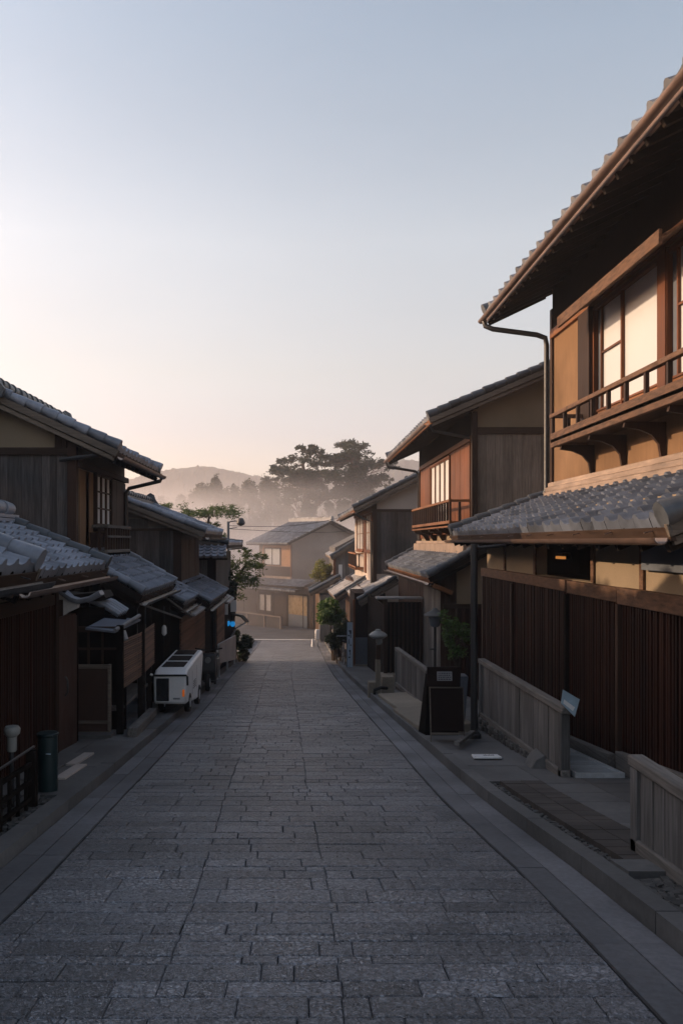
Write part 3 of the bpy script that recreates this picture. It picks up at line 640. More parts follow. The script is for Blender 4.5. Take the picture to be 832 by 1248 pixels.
roof(H, -1, 6.95, -2.2, -.2, -3.7, .46, w=.27, row=.2, amp=.04, gutter='black_metal', rafters=.5, raft_to=-3.0, capr=.085, capm='tile', far=True)
bx(H, 'eave_bracket', 'black_wood', (-2.5,-3.05,6.7,6.85,-.75,-.42))
shell(H, -4.75, -8.2, -1, 10.0, -3, 1.9, -6.4, 2.6, 'plaster_tan')  # out-of-frame upper body and its roofs, added as a sun blocker
roof(H, -1.3, 10.3, -4.15, 1.75, -6.4, 2.75, w=.4, row=.4, fine=False, gutter=None)
roof(H, -1.3, 10.3, -8.7, 1.75, -6.4, 2.75, w=.6, row=.5, fine=False, gutter=None)
shell(H, -8.3, -13.7, 2, 13.0, -3.5, 2.6, -11, 3.9, 'plaster_tan', 'sun_blocker')  # unseen wing and its roof, added to stop sun leaking between the houses
roof(H, 1.7, 13.2, -7.8, 2.6, -11, 4.0, w=.5, row=.5, fine=False, gutter=None)
# side door beside the lattice
H1 = H
bx(H, 'door', 'door_brown', (-2.98,-3.04,10.18,11.0,-2.75,-.95), bevel=.006)
bx(H, 'wall', 'brown_v', (-3.05,-4.6,10.1,11.3,-3,-.75), bevel=0)
hd = MB(); hd.tube([(-2.95,10.35,-1.95),(-2.92,10.35,-1.9),(-2.92,10.35,-1.75),(-2.95,10.35,-1.7)],.012,6); hd.build('door_handle', M['black_metal'], H)
# ---- little gate roof with white plaster end
H = thing('gate_canopy', 'small curved tile canopy with white plaster end wall over the entrance on the left', 'canopy', (-3,11,-1))
mb = MB(); y = 10.6
mb.prism([(-3.18,y,-.62),(-3.06,y,-.66),(-2.95,y,-.76),(-2.86,y,-.82),(-2.87,y,-.86),(-3.0,y,-.92),(-3.08,y,-1.0),(-3.18,y,-1.0)], (0,.1,0)); mb.build('plaster_end', M['whitewash'], H)
for k in range(3):
    mb = MB(); mb.tube([(-3.08+.01*k,10.56+.07*k,-.64-.0*k),(-2.95,10.56+.07*k,-.74),(-2.85,10.56+.07*k,-.77),(-2.7,10.56+.07*k,-.74),(-2.56,10.56+.07*k,-.66)], .035, 8); mb.build('cap_tile', M['tile'], H, smooth=True)
mb = MB(); mb.prism([(-3.1,10.8,-.68),(-2.9,10.8,-.8),(-2.6,10.8,-.78),(-2.55,10.8,-.74),(-2.6,10.8,-.66),(-2.95,10.8,-.70)], (0,.5,0)); mb.build('canopy_body', M['soffit'], H)
mb = MB()
for k in range(4):
    y0 = 11.0+.16*k; mb.tube([(-2.85,y0,-.76),(-2.6,y0+.02,-.86),(-2.42,y0+.04,-.98)], .05, 8)
mb.build('canopy_tiles', M['tile'], H, smooth=True)
bx(H, 'bracket', 'black_wood', (-3.05,-2.6,10.95,11.05,-.98,-.88),(-3.1,-3.0,11.05,11.15,-2.8,-.8))
# ---- second house left
H = thing('wooden_house', 'second house on the left with black board gable, ochre plaster peak and paper window', 'house', (-5,15,zr(15)))
shell(H, -3.66, -6.1, 13.5, 17.2, -3.8, 1.71, -4.92, 2.29, 'plaster_tan')
boards_x(H, -6.1, -3.8, 13.5, -1, 1.42, 'darkboard_v', .12)
bx(H, 'beam', 'brown_x', -6.1,-3.7,13.42,13.5,1.42,1.54)
boards_x(H, -4.0, -3.8, 13.46, 1.54, 1.85, 'brown_v', .11, 'wall_post', .045)
bx(H, 'corner_post', 'brown_v', -3.79,-3.645,13.4,13.55,-1,1.75)
bx(H, 'plaster_strip', 'plaster', (-3.658,-3.64,13.6,14.2,-.6,1.2), bevel=0)
bx(H, 'lintel', 'brown_h', -3.658,-3.57,13.55,17.2,1.22,1.32)
window_y(H, -3.658, -1, 14.62, 15.75, .3, 1.2, 3, 2, 'brown_v', 'shoji')
bx(H, 'plaster_strip', 'plaster', (-3.658,-3.64,14.0,14.5,-.1,1.2), bevel=0)
boards_y(H, -3.658, -1, 14.25, 17.1, -.9, .16, 'brown_v', .2)
boards_y(H, -3.658, -1, 15.9, 17.15, .16, 1.2, 'brown_v', .2)
b = balcony(H, -3.658, -3.36, 14.4, 16.3, -.2, .3, m='grey_h', bal=.22, beam=.07)
bx(b, 'mid_rail', 'grey_h', (-3.37,-3.34,14.4,16.3,.07,.11))
roof(H, 13.15, 17.2, -2.92, 1.50, -4.92, 2.42, w=.3, row=.26, amp=.05, gutter='copper', rafters=.4, raft_to=-3.72, board='grey_x', capr=.075, capm='tile')
roof(H, 13.15, 17.2, -7.0, 1.46, -4.92, 2.42, w=.3, row=.26, gutter=None)
ridge(H, 13.1, 17.25, -4.92, 2.42, r=.13)
dp = MB(); dp.tube([(-2.86,17.1,1.36),(-2.9,17.1,1.26),(-3.55,17.05,1.1),(-3.6,17.05,1.0),(-3.6,17.05,-.7)], .04, 8); dp.build('downpipe', M['black_metal'], H, smooth=True)
dp = MB(); dp.tube([(-3.9,13.36,1.33),(-3.3,13.3,1.4),(-2.98,13.22,1.42)], .035, 8); dp.build('downpipe', M['black_metal'], H, smooth=True)
shell(H, -8.3, -13.7, 13.6, 22, -4, 2.6, -11, 3.9, 'plaster_tan', 'sun_blocker')  # wing and roof hidden from view, put in to keep sun off the street
roof(H, 13.3, 22.3, -7.8, 2.6, -11, 4.0, w=.5, row=.5, fine=False, gutter=None)
# lower part
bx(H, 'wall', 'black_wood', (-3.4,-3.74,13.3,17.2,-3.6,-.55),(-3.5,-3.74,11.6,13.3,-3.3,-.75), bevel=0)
roof(H, 12.95, 16.5, -2.5, -.82, -3.72, -.12, w=.25, row=.19, amp=.045, step=.045, zd=.0, gutter='black_metal', rafters=.5, raft_to=-3.4, capr=.06, board='black_wood', capm='tile')
bx(H, 'post', 'black_wood', (-2.66,-2.56,16.2,16.3,-3.4,-.95)); bx(H, 'post', 'black_wood', (-2.62,-2.52,13.3,13.4,-2.9,-.95))
sp = MB(); sp.tube([(-2.5,12.9,-.98),(-2.2,15.2,-1.42)],.018,6); sp.tube([(-2.5,15.2,-1.02),(-2.15,16.4,-1.5)],.018,6); sp.build('bamboo_pole', M['grey_h'], H)
hl = MB(); hl.lathe(-2.62,15.9,[(.02,-1.62),(.045,-1.66),(.05,-1.78),(.02,-1.82)],10); hl.build('white_insulator', M['white'], H, smooth=True)
# porch under it
P = thing('porch', 'dark timber porch frame with lattice transom behind the brown panel on the left', 'porch', (-3,12,zr(12)))
bx(P, 'post', 'black_wood', (-2.62,-2.53,11.75,11.84,-2.95,-1.2)); bx(P, 'post', 'black_wood', (-3.33,-3.27,11.75,11.83,-2.95,-1.2))
bx(P, 'post', 'black_wood', (-2.66,-2.58,14.3,14.38,-3.1,-1.0))
bx(P, 'back_panel', 'black_wood', (-3.3,-2.6,12.3,12.36,-3.0,-1.1), bevel=0)
g_ = MB(); g_.box(-3.3,-2.55,11.76,11.8,-1.3,-1.22)
for x in (-3.05,-2.85): g_.box(x,x+.03,11.8,11.83,-1.8,-1.3)
g_.box(-3.28,-2.62,11.8,11.83,-1.56,-1.53); g_.build('transom', M['brown_x'], P)
bx(P, 'bench_seat', 'grey_h', (-2.62,-2.95,12.1,14.2,-2.5,-2.45))
bx(P, 'bench_leg', 'black_wood', (-2.66,-2.72,12.2,12.28,-3.0,-2.5)); bx(P, 'bench_leg', 'black_wood', (-2.66,-2.72,13.9,13.98,-3.15,-2.5))
S = MB(); z = -2.16
while z < -1.48:
    S.tube([(-2.56+ru(-.004,.004),11.88,z+.04),(-2.56+ru(-.004,.004),13.2,z),(-2.56,14.45,z+.03)], .013, 6); z += .034
scr = S.build('bamboo_screen', M['bamboo'], None, smooth=False); tag(scr, 'reddish bamboo slat screen hanging along the porch on the left', 'screen')
c_ = thing('awning', 'tiny tiled awning with bracket above the bamboo screen', 'awning', (-2.8,12,-1.3))
mb = MB(); mb.hexa([(-3.05,11.7,-1.26),(-2.62,11.65,-1.3),(-2.4,12.4,-1.2),(-2.9,12.4,-1.16),(-3.05,11.7,-1.23),(-2.62,11.65,-1.27),(-2.4,12.4,-1.17),(-2.9,12.4,-1.13)]); mb.build('awning_top', M['tile'], c_)
mb = MB(); mb.tube([(-2.62,11.66,-1.26),(-2.42,12.4,-1.12)],.03,8); mb.tube([(-2.55,11.9,-1.3),(-2.5,11.85,-1.42)],.035,8); mb.build('awning_edge', M['tile_pale'], c_)
# brown framed panel
d = thing('framed_panel', 'brown panel in a pale wooden frame standing before the dark porch', 'panel', (-2.9,11.5,-2.8))
bx(d, 'panel', 'door_brown', (-3.13,-2.68,11.5,11.52,-2.66,-1.78), bevel=0)
bx(d, 'frame', 'grey_x', (-3.17,-3.13,11.47,11.54,-2.82,-1.72),(-2.68,-2.64,11.47,11.54,-2.82,-1.72),(-3.13,-2.68,11.475,11.535,-1.78,-1.725),(-3.13,-2.68,11.475,11.535,-2.55,-2.51),(-3.13,-2.68,11.475,11.535,-2.70,-2.66))
st = MB(); st.box(-3.15,-2.6,11.3,11.62,zr(11.3)+.06,zr(11.3)+.14); st.hexa([(-2.66,11.15,-2.76),(-2.25,11.1,-2.76),(-2.2,11.35,-2.78),(-2.6,11.5,-2.78),(-2.66,11.15,-2.7),(-2.25,11.1,-2.7),(-2.2,11.35,-2.72),(-2.6,11.5,-2.72)])
tag(st.build('door_step', M['stone']), 'pale stone step in front of the brown framed panel', 'step')
lg = MB(); lg.beam((-2.33,11.45,zr(11.45)+.15),(-2.5,14.0,zr(14)+.17),.14,.13); tag(lg.build('timber_baulk', M['grey_h'], bevel=.01), 'squared pale timber lying on the pavement beside the porch', 'timber')
# ---- third house left
H = thing('wooden_house', 'third house on the left with plain grey board gable below a sagging roof line', 'house', (-4.5,21,zr(21)))
shell(H, -2.92, -6.3, 19.9, 23.6, -4.2, .38, -4.35, .93, 'plaster_grey')
boards_x(H, -5.2, -3.05, 19.9, -2, .27, 'darkboard_v', .14)
boards_x(H, -5.2, -3.05, 19.9, .3, 1.2, 'grey_v', .5, top=lambda x: min(.95, .29+(-2.7-x)*.40)-.12)
bx(H, 'beam', 'brown_x', -5.2,-2.92,19.84,19.9,.26,.32)
bx(H, 'corner_post', 'brown_v', -3.05,-2.85,19.84,19.98,-1.6,.3)
boards_y(H, -2.918, -1, 20.0, 23.6, -2, .2, 'brown_v', .3)
roof(H, 19.5, 23.9, -2.25, .24, -4.35, 1.06, w=.34, row=.28, amp=.04, gutter='black_metal', board='grey_x', capr=.065, capm='tile')
roof(H, 19.5, 23.9, -6.6, .2, -4.35, 1.06, w=.5, row=.4, fine=False, gutter=None)
ridge(H, 19.45, 23.95, -4.35, 1.08, r=.09)
shell(H, -8.3, -13.7, 22.4, 30, -5, 2.4, -11, 3.4, 'plaster_tan', 'sun_blocker')  # added wing with roof, out of view, blocking the low sun farther down
roof(H, 22.4, 30.3, -7.8, 2.3, -11, 3.5, w=.5, row=.5, fine=False, gutter=None)
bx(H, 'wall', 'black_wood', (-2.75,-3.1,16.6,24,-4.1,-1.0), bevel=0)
roof(H, 16.6, 18.7, -2.35, -1.26, -2.95, -.98, w=.25, row=.19, amp=.045, step=.045, gutter='black_metal', capr=.045, board='black_wood', capm='tile')
roof(H, 19.2, 23.8, -2.1, -1.44, -2.95, -.98, w=.26, row=.2, amp=.045, step=.045, gutter='black_metal', capr=.05, board='black_wood', capm='tile')
mb = MB(); mb.hexa([(-2.7,17.3,-1.42),(-2.2,17.3,-1.58),(-2.2,19.6,-1.58),(-2.7,19.6,-1.42),(-2.7,17.3,-1.38),(-2.2,17.3,-1.54),(-2.2,19.6,-1.54),(-2.7,19.6,-1.38)]); mb.build('canopy', M['tile_pale'], H)
S = MB(); z = -3.7
while z < -1.7: S.box(-2.6,-2.64+ru(-.01,.01),18.1,22.6,z,z+.055); z += .065
S.build('slatted_wall', M['bamboo'], H)
bx(H, 'wall_post', 'black_wood', (-2.6,-2.7,22.6,24,-4.1,-1.3))
pp = MB(); pp.tube([(-2.22,21.6,-3.75),(-2.22,21.6,-1.5)],.035,8); tag(pp.build('eave_post', M['black_metal']), 'thin black post holding the low eave beside the scooter', 'post')
# ---- fourth house left
H = thing('wooden_house', 'small low house on the left with short pent roof below the street lamp', 'house', (-4,27,zr(27)))
bx(H, 'wall', 'grey_v', -4.6,-2.55,24.6,30.5,-5,-.35, bevel=0)
boards_x(H, -3.9, -2.75, 24.6, -2.2, -.45, 'grey_v', .2)
bx(H, 'corner_post', 'black_wood', -2.75,-2.5,24.5,24.66,-4.3,-.4)
mb = MB(); tiles(mb, (-3.6,24.1,-.44), (-2.15,24.1,-.44), (-3.6,24.75,-.1), (-2.2,24.75,-.1), .2, .2, .035, .03, True, .05); mb.build('roof', M['tile'], H)
bx(H, 'eave_board', 'black_wood', (-3.65,-2.12,24.05,24.14,-.54,-.49)); 
roof(H, 24.7, 31, -2.15, -.06, -3.6, .16, w=.34, row=.28, fine=False, gutter='black_metal', capr=.06)
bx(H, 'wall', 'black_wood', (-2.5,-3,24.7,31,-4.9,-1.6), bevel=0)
mb = MB(); mb.hexa([(-2.55,24.4,-1.62),(-2.1,24.4,-1.86),(-2.1,26.5,-1.86),(-2.55,26.5,-1.62),(-2.55,24.4,-1.57),(-2.1,24.4,-1.81),(-2.1,26.5,-1.81),(-2.55,26.5,-1.57)]); mb.build('canopy', M['tile_pale'], H)
S = MB(); z = -3.9
while z < -1.9: S.box(-2.48,-2.52,24.8,27.2,z,z+.055); z += .065
S.build('slatted_wall', M['bamboo'], H)
bx(H, 'signboard', 'white', (-2.35,-2.15,28.0,28.05,-2.4,-2.0),(-2.6,-2.4,27.5,27.55,-2.45,-2.1))

# ================================================================== HOUSE ACROSS THE FOOT OF THE HILL
DEFM = 'tile_mid'
P0 = V((.9,53.5,0)); U = V((-.6,.8,0)); B_ = V((.8,.6,0))
def fx(p): q = P0 + U*p[0] + B_*p[1]; return (q.x, q.y, p[2])
H = thing('wooden_house', 'hazy two-storey house at the foot of the street with sunlit upper window', 'house', fx((5,4,-5.9)))
def fb(par, name, m, *bxs, bevel=0):
    mb = MB()
    for q in bxs: mb.box(*q)
    return mb.xf(fx).build(name, M[m], par, bevel=bevel)
fb(H, 'wall', 'brown_v', (0,10.5,0,8,-6.4,-3.0))
fb(H, 'wall', 'plaster_grey', (3.7,7.7,.95,7.45,-3.1,.05))
mb = MB(); mb.prism([(3.7,.95,.05),(3.7,7.45,.05),(3.7,4.2,1.3)], (4,0,0)); mb.xf(fx).build('gable', M['plaster_grey'], H)
for (y0, y1, z0, z1, yt, zt) in ((.2,8.2,-.12,1.5,4.2,1.5),):
    for (ye, sgn) in ((.2,1),(8.2,-1)):
        mb = MB(); tiles(mb, (3.2,ye,-.1), (8.3,ye,-.1), (3.2,4.2,1.5), (8.3,4.2,1.5), .32, .3, .045, .04, False, .08)
        rf = mb.xf(fx).build('roof', M['tile_mid'], H)
        mb = MB(); mb.hexa([(3.2,ye+.03*sgn,-.26),(8.3,ye+.03*sgn,-.26),(8.3,4.2,1.34),(3.2,4.2,1.34),(3.2,ye+.03*sgn,-.14),(8.3,ye+.03*sgn,-.14),(8.3,4.2,1.46),(3.2,4.2,1.46)]); mb.xf(fx).build('roof_deck', M['soffit'], rf)
mb = MB(); mb.box(3.2,8.3,4.05,4.35,1.48,1.68); caps(mb,(3.2,4.2,1.72),(8.3,4.2,1.72),.1,.35,8); mb.xf(fx).build('ridge_cap', M['tile_pale'], H)
fb(H, 'wall_panel', 'ochre_panel', (3.75,7.2,.91,.948,-1.75,-.25))
fb(H, 'lower_panel', 'brown_v', (3.75,7.65,.9,.948,-2.95,-1.78))
fb(H, 'corner_post', 'orange_v', (3.66,3.76,.88,.96,-3,-.2), bevel=.01)
w = fb(H, 'window', 'brown_v', (4.9,4.97,.84,.908,-1.7,-.45),(6.85,6.92,.84,.908,-1.7,-.45),(4.97,6.85,.84,.908,-.5,-.44),(4.97,6.85,.84,.908,-1.7,-1.64),(5.9,5.96,.85,.908,-1.64,-.5))
fb(w, 'pane', 'shoji', (4.97,5.9,.875,.908,-1.64,-.5)); fb(w, 'pane', 'shoji', (5.96,6.85,.875,.908,-1.64,-.5))
# lower roof
mb = MB(); tiles(mb, (1.0,-.75,-3.25), (9.2,-.75,-3.25), (1.0,1.0,-2.6), (9.2,1.0,-2.6), .32, .28, .045, .04, False, .08); rf = mb.xf(fx).build('roof', M['tile_mid'], H)
fb(rf, 'roof_deck', 'soffit', (1.0,9.2,-.7,-.6,-3.42,-3.3),(1.0,9.2,-.6,1.0,-3.12,-3.0))
fb(rf, 'flashing', 'copper_pale', (3.6,7.8,.8,.945,-2.62,-2.46))
fb(H, 'wall_board', 'brown_v', *[(a,a+.1,-.04,-.002,-6.1,-3.1) for a in (.1,2.9,4.5,6.5,8.3,10.2)])
dr = fb(H, 'door', 'black_wood', (.5,.58,-.08,-.002,-5.8,-3.5),(2.7,2.78,-.08,-.002,-5.8,-3.5),(.58,2.7,-.08,-.002,-3.6,-3.5),(1.0,1.06,-.07,-.002,-5.8,-3.6))
fb(dr, 'glass_panel', 'yellow_glass', (.58,1.0,-.05,-.004,-4.9,-3.6),(1.06,2.7,-.05,-.004,-4.9,-3.6)); fb(dr, 'door_panel', 'bluegrey', (.58,1.0,-.05,-.004,-5.8,-4.9),(1.06,2.7,-.05,-.004,-5.8,-4.9))
for a in (4.75, 5.55):
    w = fb(H, 'window', 'brown_v', (a-.05,a,-.08,-.004,-4.9,-3.7),(a+.6,a+.65,-.08,-.004,-4.9,-3.7),(a,a+.6,-.08,-.004,-3.75,-3.7),(a,a+.6,-.08,-.004,-4.9,-4.85))
    fb(w, 'pane', 'curtain', (a,a+.6,-.04,-.004,-4.85,-3.75))
fb(H, 'side_wall', 'plaster', (-.9,-.05,.1,.4,-6.1,-3.4))
mb = MB(); mb.box(1.3,11.5,-1.6,-1.52,-6.1,-5.0)
tag(mb.xf(fx).build('board_fence', M['darkboard_v']), 'low dark board fence with rail in front of the hazy house', 'fence')
mb = MB()
for a in (1.3,3.2,5.3,7.4,9.5,11.4): mb.box(a,a+.1,-1.68,-1.5,-6.1,-4.9)
mb.box(1.3,11.5,-1.7,-1.6,-4.98,-4.9); mb.xf(fx).build('fence_rail', M['plaster_grey'], bpy.data.objects['board_fence'])
# ================================================================== STREET THINGS
def railing_fence(name, label, X, y0, y1, zt0, zt1, zb0, zb1, w=.2, slope=True, group=None):
    """plank fence along the street: (y0: near end)"""
    T = thing(name, label, 'fence', (X,(y0+y1)/2,zb1), group)
    mb = MB(); y = y0+.1
    L = y1-y0
    while y < y1-.1:
        ww = min(w*ru(.9,1.12), y1-.1-y); t0 = (y-y0)/L; t1 = (y+ww-y0)/L; d = ru(-.006,.006)
        a0, a1 = zb0+(zb1-zb0)*t0+.08, zb0+(zb1-zb0)*t1+.08; c0, c1 = zt0+(zt1-zt0)*t0-.05, zt0+(zt1-zt0)*t1-.05
        ya, yb = y+.003, y+ww-.003; xa, xb = X-.018+d, X+.018+d
        mb.hexa([(xa,ya,a0),(xb,ya,a0),(xb,yb,a1),(xa,yb,a1),(xa,ya,c0),(xb,ya,c0),(xb,yb,c1),(xa,yb,c1)]); y += ww
    mb.build('planks', M['grey_v'], T)
    c = MB(); c.beam((X,y0-.05,zt0-.005),(X,y1+.03,zt1-.005),.11,.075); c.build('cap_rail', M['grey_h'], T, bevel=.01)
    c = MB(); c.beam((X,y0-.02,zb0+.04),(X,y1,zb1+.04),.1,.1); c.build('bottom_rail', M['grey_h'], T, bevel=.01)
    for (y, zt, zb) in ((y0+.05,zt0,zb0),(y1-.05,zt1,zb1)):
        bx(T, 'post', 'grey_v', X-.05,X+.05,y-.05,y+.05,zb-.2,zt-.04, bevel=.008)
    return T
railing_fence('plank_fence', 'grey plank fence beside the ribbed doormat, on a rubble stone footing', 2.75, 8.5, 12.4, -1.74, -1.80, -2.46, -2.66, .2)
railing_fence('plank_fence', 'weathered plank fence end at the lower right edge above the gravel', 2.3, 2.6, 5.6, -1.49, -1.49, -1.9, -2.1, .17)
railing_fence('plank_fence', 'slim pale plank fence beyond the black sandwich board', 2.3, 14.7, 19.4, -2.32, -2.53, -3.05, -3.4, .17)
railing_fence('plank_fence', 'far low plank fence below the leafy shrub on the right', 1.5, 32.5, 38, -3.75, -4.1, -4.55, -4.95, .25)
# rubble footing
mb = MB(); 
for _ in range(520):
    y = ru(9.6,12.5); t = (y-9.6)/2.9; zt = -2.46-.2*(y-8.5)/3.9; zb = zr(y)+.08
    if zt-zb < .03: continue
    z = ru(zb,zt); a = ru(.03,.055); x = 2.74+ru(-.03,.03)
    mb.hexa([(x+sx*a*ru(.6,1), y+sy*a*ru(.7,1.2), z+sz*a*ru(.5,.9)) for sz in (-1,1) for sx, sy in ((-1,-1),(1,-1),(1,1),(-1,1))])
mb.hexa([(2.72,9.5,-2.72),(2.8,9.5,-2.72),(2.8,12.5,-3.1),(2.72,12.5,-3.1),(2.72,9.5,-2.54),(2.8,9.5,-2.54),(2.8,12.5,-2.7),(2.72,12.5,-2.7)])
tag(mb.build('stone_footing', M['rubble'], bevel=.008), 'dark rubble stone footing under the grey plank fence', 'footing')
mb = MB(); mb.hexa([(2.5,9.0,-2.55),(2.72,9.0,-2.55),(2.72,9.45,-2.58),(2.55,9.45,-2.58),(2.6,9.05,-2.4),(2.71,9.05,-2.36),(2.71,9.4,-2.36),(2.64,9.4,-2.4)])
tag(mb.build('stone_block', M['stone'], bevel=.012), 'small sloping stone block against the foot of the plank fence', 'stone')
# metal grating mat
T = thing('entrance_grating', 'pale metal grating mat lying between the plank fence and the lattice wall', 'grating', (3,9.5,zr(9.5)+.1))
mb = MB(); y = 8.5
while y < 11.2: mb.hexa([(2.86,y,zr(y)+.095),(3.32,y,zr(y)+.095),(3.32,y+.03,zr(y+.03)+.095),(2.86,y+.03,zr(y+.03)+.095),(2.86,y,zr(y)+.125),(3.32,y,zr(y)+.125),(3.32,y+.03,zr(y+.03)+.125),(2.86,y+.03,zr(y+.03)+.125)]); y += .055
mb.build('bars', M['grating'], T)
mb = MB()
for x in (2.85,3.33): mb.beam((x,8.45,zr(8.45)+.115),(x,11.2,zr(11.2)+.115),.025,.05)
for y in (8.45,9.8,11.2): mb.beam((2.84,y,zr(y)+.115),(3.34,y,zr(y)+.115),.025,.05)
mb.build('frame', M['grating'], T)
# tag hung on the fence
T = thing('plastic_leaflet_holder', 'blue-tinted plastic leaflet holder hung on the end of the plank fence', 'leaflet holder', (2.75,8.6,-1.8))
mb = MB(); mb.hexa([(2.62,8.62,-1.6),(2.80,8.50,-1.68),(2.80,8.52,-1.68),(2.62,8.64,-1.6),(2.58,8.62,-1.42),(2.58,8.62,-1.42),(2.58,8.64,-1.42),(2.58,8.64,-1.42)])
mb = MB(); q = [(2.70,8.48,-1.64),(2.88,8.44,-1.72),(2.93,8.44,-1.60),(2.71,8.48,-1.50)]
q = [(2.64,8.4,-1.60),(2.80,8.38,-1.84),(2.79,8.38,-1.86),(2.86,8.38,-1.63),(2.66,8.4,-1.51)]
mb.prism([(2.68,8.42,-1.66),(2.82,8.42,-1.80),(2.87,8.42,-1.62),(2.70,8.42,-1.52)], (0,.012,0)); mb.build('cover', M['acrylic'], T)
mb = MB(); mb.prism([(2.70,8.415,-1.66),(2.80,8.415,-1.74),(2.82,8.415,-1.70),(2.71,8.415,-1.62)], (0,.004,0)); mb.build('leaflet', M['white'], T)
# small plate on the ground
T = thing('ground_plate', 'small white lettered plate lying on the pavement near the black pole', 'plate', (2.2,9.7,zr(9.7)+.1))
mb = MB(); yA, yB = 9.58, 9.80
mb.hexa([(2.03,yA,zr(yA)+.1),(2.36,yA,zr(yA)+.1),(2.36,yB,zr(yB)+.1),(2.05,yB,zr(yB)+.1),(2.03,yA,zr(yA)+.12),(2.36,yA,zr(yA)+.12),(2.36,yB,zr(yB)+.12),(2.05,yB,zr(yB)+.12)]); mb.build('plate', M['white'], T, bevel=.004)
mb = MB()
for k in range(6): x = 2.17+.022*k; mb.box(x,x+.012,9.67,9.70+ru(0,.03),zr(9.69)+.118,zr(9.69)+.123)
mb.build('lettering', M['inkgrey'], T)
# black downpipe pole
mb = MB(); mb.tube([(2.42,11.4,-.03),(2.42,11.4,-2.62)], .05, 12)
pl = mb.build('drain_pole', M['black_metal'], smooth=True); tag(pl, 'tall black drain pole standing before the lattice wall beside the potted shrub', 'pole')
mb = MB(); mb.tube([(2.42,11.4,-.09),(2.6,11.42,-.08),(2.87,11.45,-.05)],.022,8); mb.build('arm', M['black_metal'], pl)
mb = MB(); mb.lathe(2.42,11.4,[(.1,zr(11.4)+.06),(.1,zr(11.4)+.14),(.07,zr(11.4)+.17)],16); mb.build('foot', M['black_metal'], pl)
mb = MB(); mb.beam((1.98,10.35,zr(10.35)+.16),(2.38,11.3,zr(11.3)+.18),.07,.05); tag(mb.build('short_plank', M['grey_h'], bevel=.005), 'short thin plank lying at the foot of the black pole', 'plank')
# sandwich board
T = thing('sandwich_board', 'dark brown sandwich board with small pale notice at the kerb', 'sign board', (1.95,11,zr(11)))
def q4(mb, x0, x1, z0, z1, yb, yt, th=.025, zb=None):
    mb.hexa([(x0,yb,z0),(x1,yb,z0),(x1,yb+th,z0),(x0,yb+th,z0),(x0,yt,z1),(x1,yt,z1),(x1,yt+th,z1),(x0,yt+th,z1)])
z0 = zr(11)+.12
def yy(z, back=False): t = (z-z0)/.98; return (10.85+.13*t) if not back else (11.25-.16*t)
mb = MB(); q4(mb, 1.74, 2.17, z0+.14, z0+.70, yy(z0+.14)-.01, yy(z0+.70)-.01); mb.build('lower_panel', M['sign_brown'], T, bevel=.004)
mb = MB(); q4(mb, 1.70, 2.14, z0+.73, z0+.98, yy(z0+.73)-.02, yy(z0+.98)-.02); mb.build('header', M['sign_brown'], T, bevel=.004)
mb = MB(); q4(mb, 1.72, 2.155, z0+.705, z0+.72, yy(z0+.705)-.03, yy(z0+.72)-.03, .02); 
q4(mb, 1.728, 1.74, z0-.0, z0+.71, yy(z0)-.02, yy(z0+.71)-.02, .03); q4(mb, 2.17, 2.18, z0-.0, z0+.71, yy(z0)-.02, yy(z0+.71)-.02, .03)
q4(mb, 1.74, 2.17, z0+.10, z0+.125, yy(z0+.10)-.015, yy(z0+.125)-.015); mb.build('frame', M['grey_x'], T)
mb = MB(); q4(mb, 1.83, 2.03, z0+.80, z0+.92, yy(z0+.80)-.026, yy(z0+.92)-.026, .008); nb = mb.build('notice', M['inkgrey'], T)
mb = MB()
for k in range(4):
    zz = z0+.815+.026*k; x = 1.845
    while x < 2.01:
        ww = ru(.012,.03); q4(mb, x, min(x+ww,2.015), zz, zz+.012, yy(zz)-.030, yy(zz+.012)-.030, .003); x += ww+.008
mb.build('lettering', M['ink'], nb)
mb = MB(); q4(mb, 1.72, 2.17, z0, z0+.96, 11.25, 11.05); mb.build('rear_panel', M['black_wood'], T)
# tall dark edge panel left of the board
mb = MB(); mb.hexa([(1.72,11.9,zr(11.9)+.11),(1.76,11.6,zr(11.6)+.11),(1.79,11.6,zr(11.6)+.11),(1.79,12.0,zr(12)+.11),(1.83,11.95,-1.93),(1.84,11.7,-1.93),(1.87,11.7,-1.93),(1.87,12.0,-1.93)])
tag(mb.build('leaning_panel', M['black_wood']), 'narrow black panel leaning behind the brown sandwich board', 'panel')
# tan step slabs
mb = MB(); y = 11.9
for (a, b_) in ((12.0,14.6),(14.64,17.4)):
    mb.hexa([(1.74,a,zr(a)-.02),(2.55,a,zr(a)-.02),(2.5,b_,zr(b_)-.02),(1.66,b_,zr(b_)-.02),(1.74,a,zr(a)+.17),(2.55,a,zr(a)+.22),(2.5,b_,zr(b_)+.22),(1.66,b_,zr(b_)+.17)])
tag(mb.build('stone_ramp', M['tan_slab'], bevel=.015), 'tan stone ramp slabs running along the kerb behind the sandwich board', 'ramp')
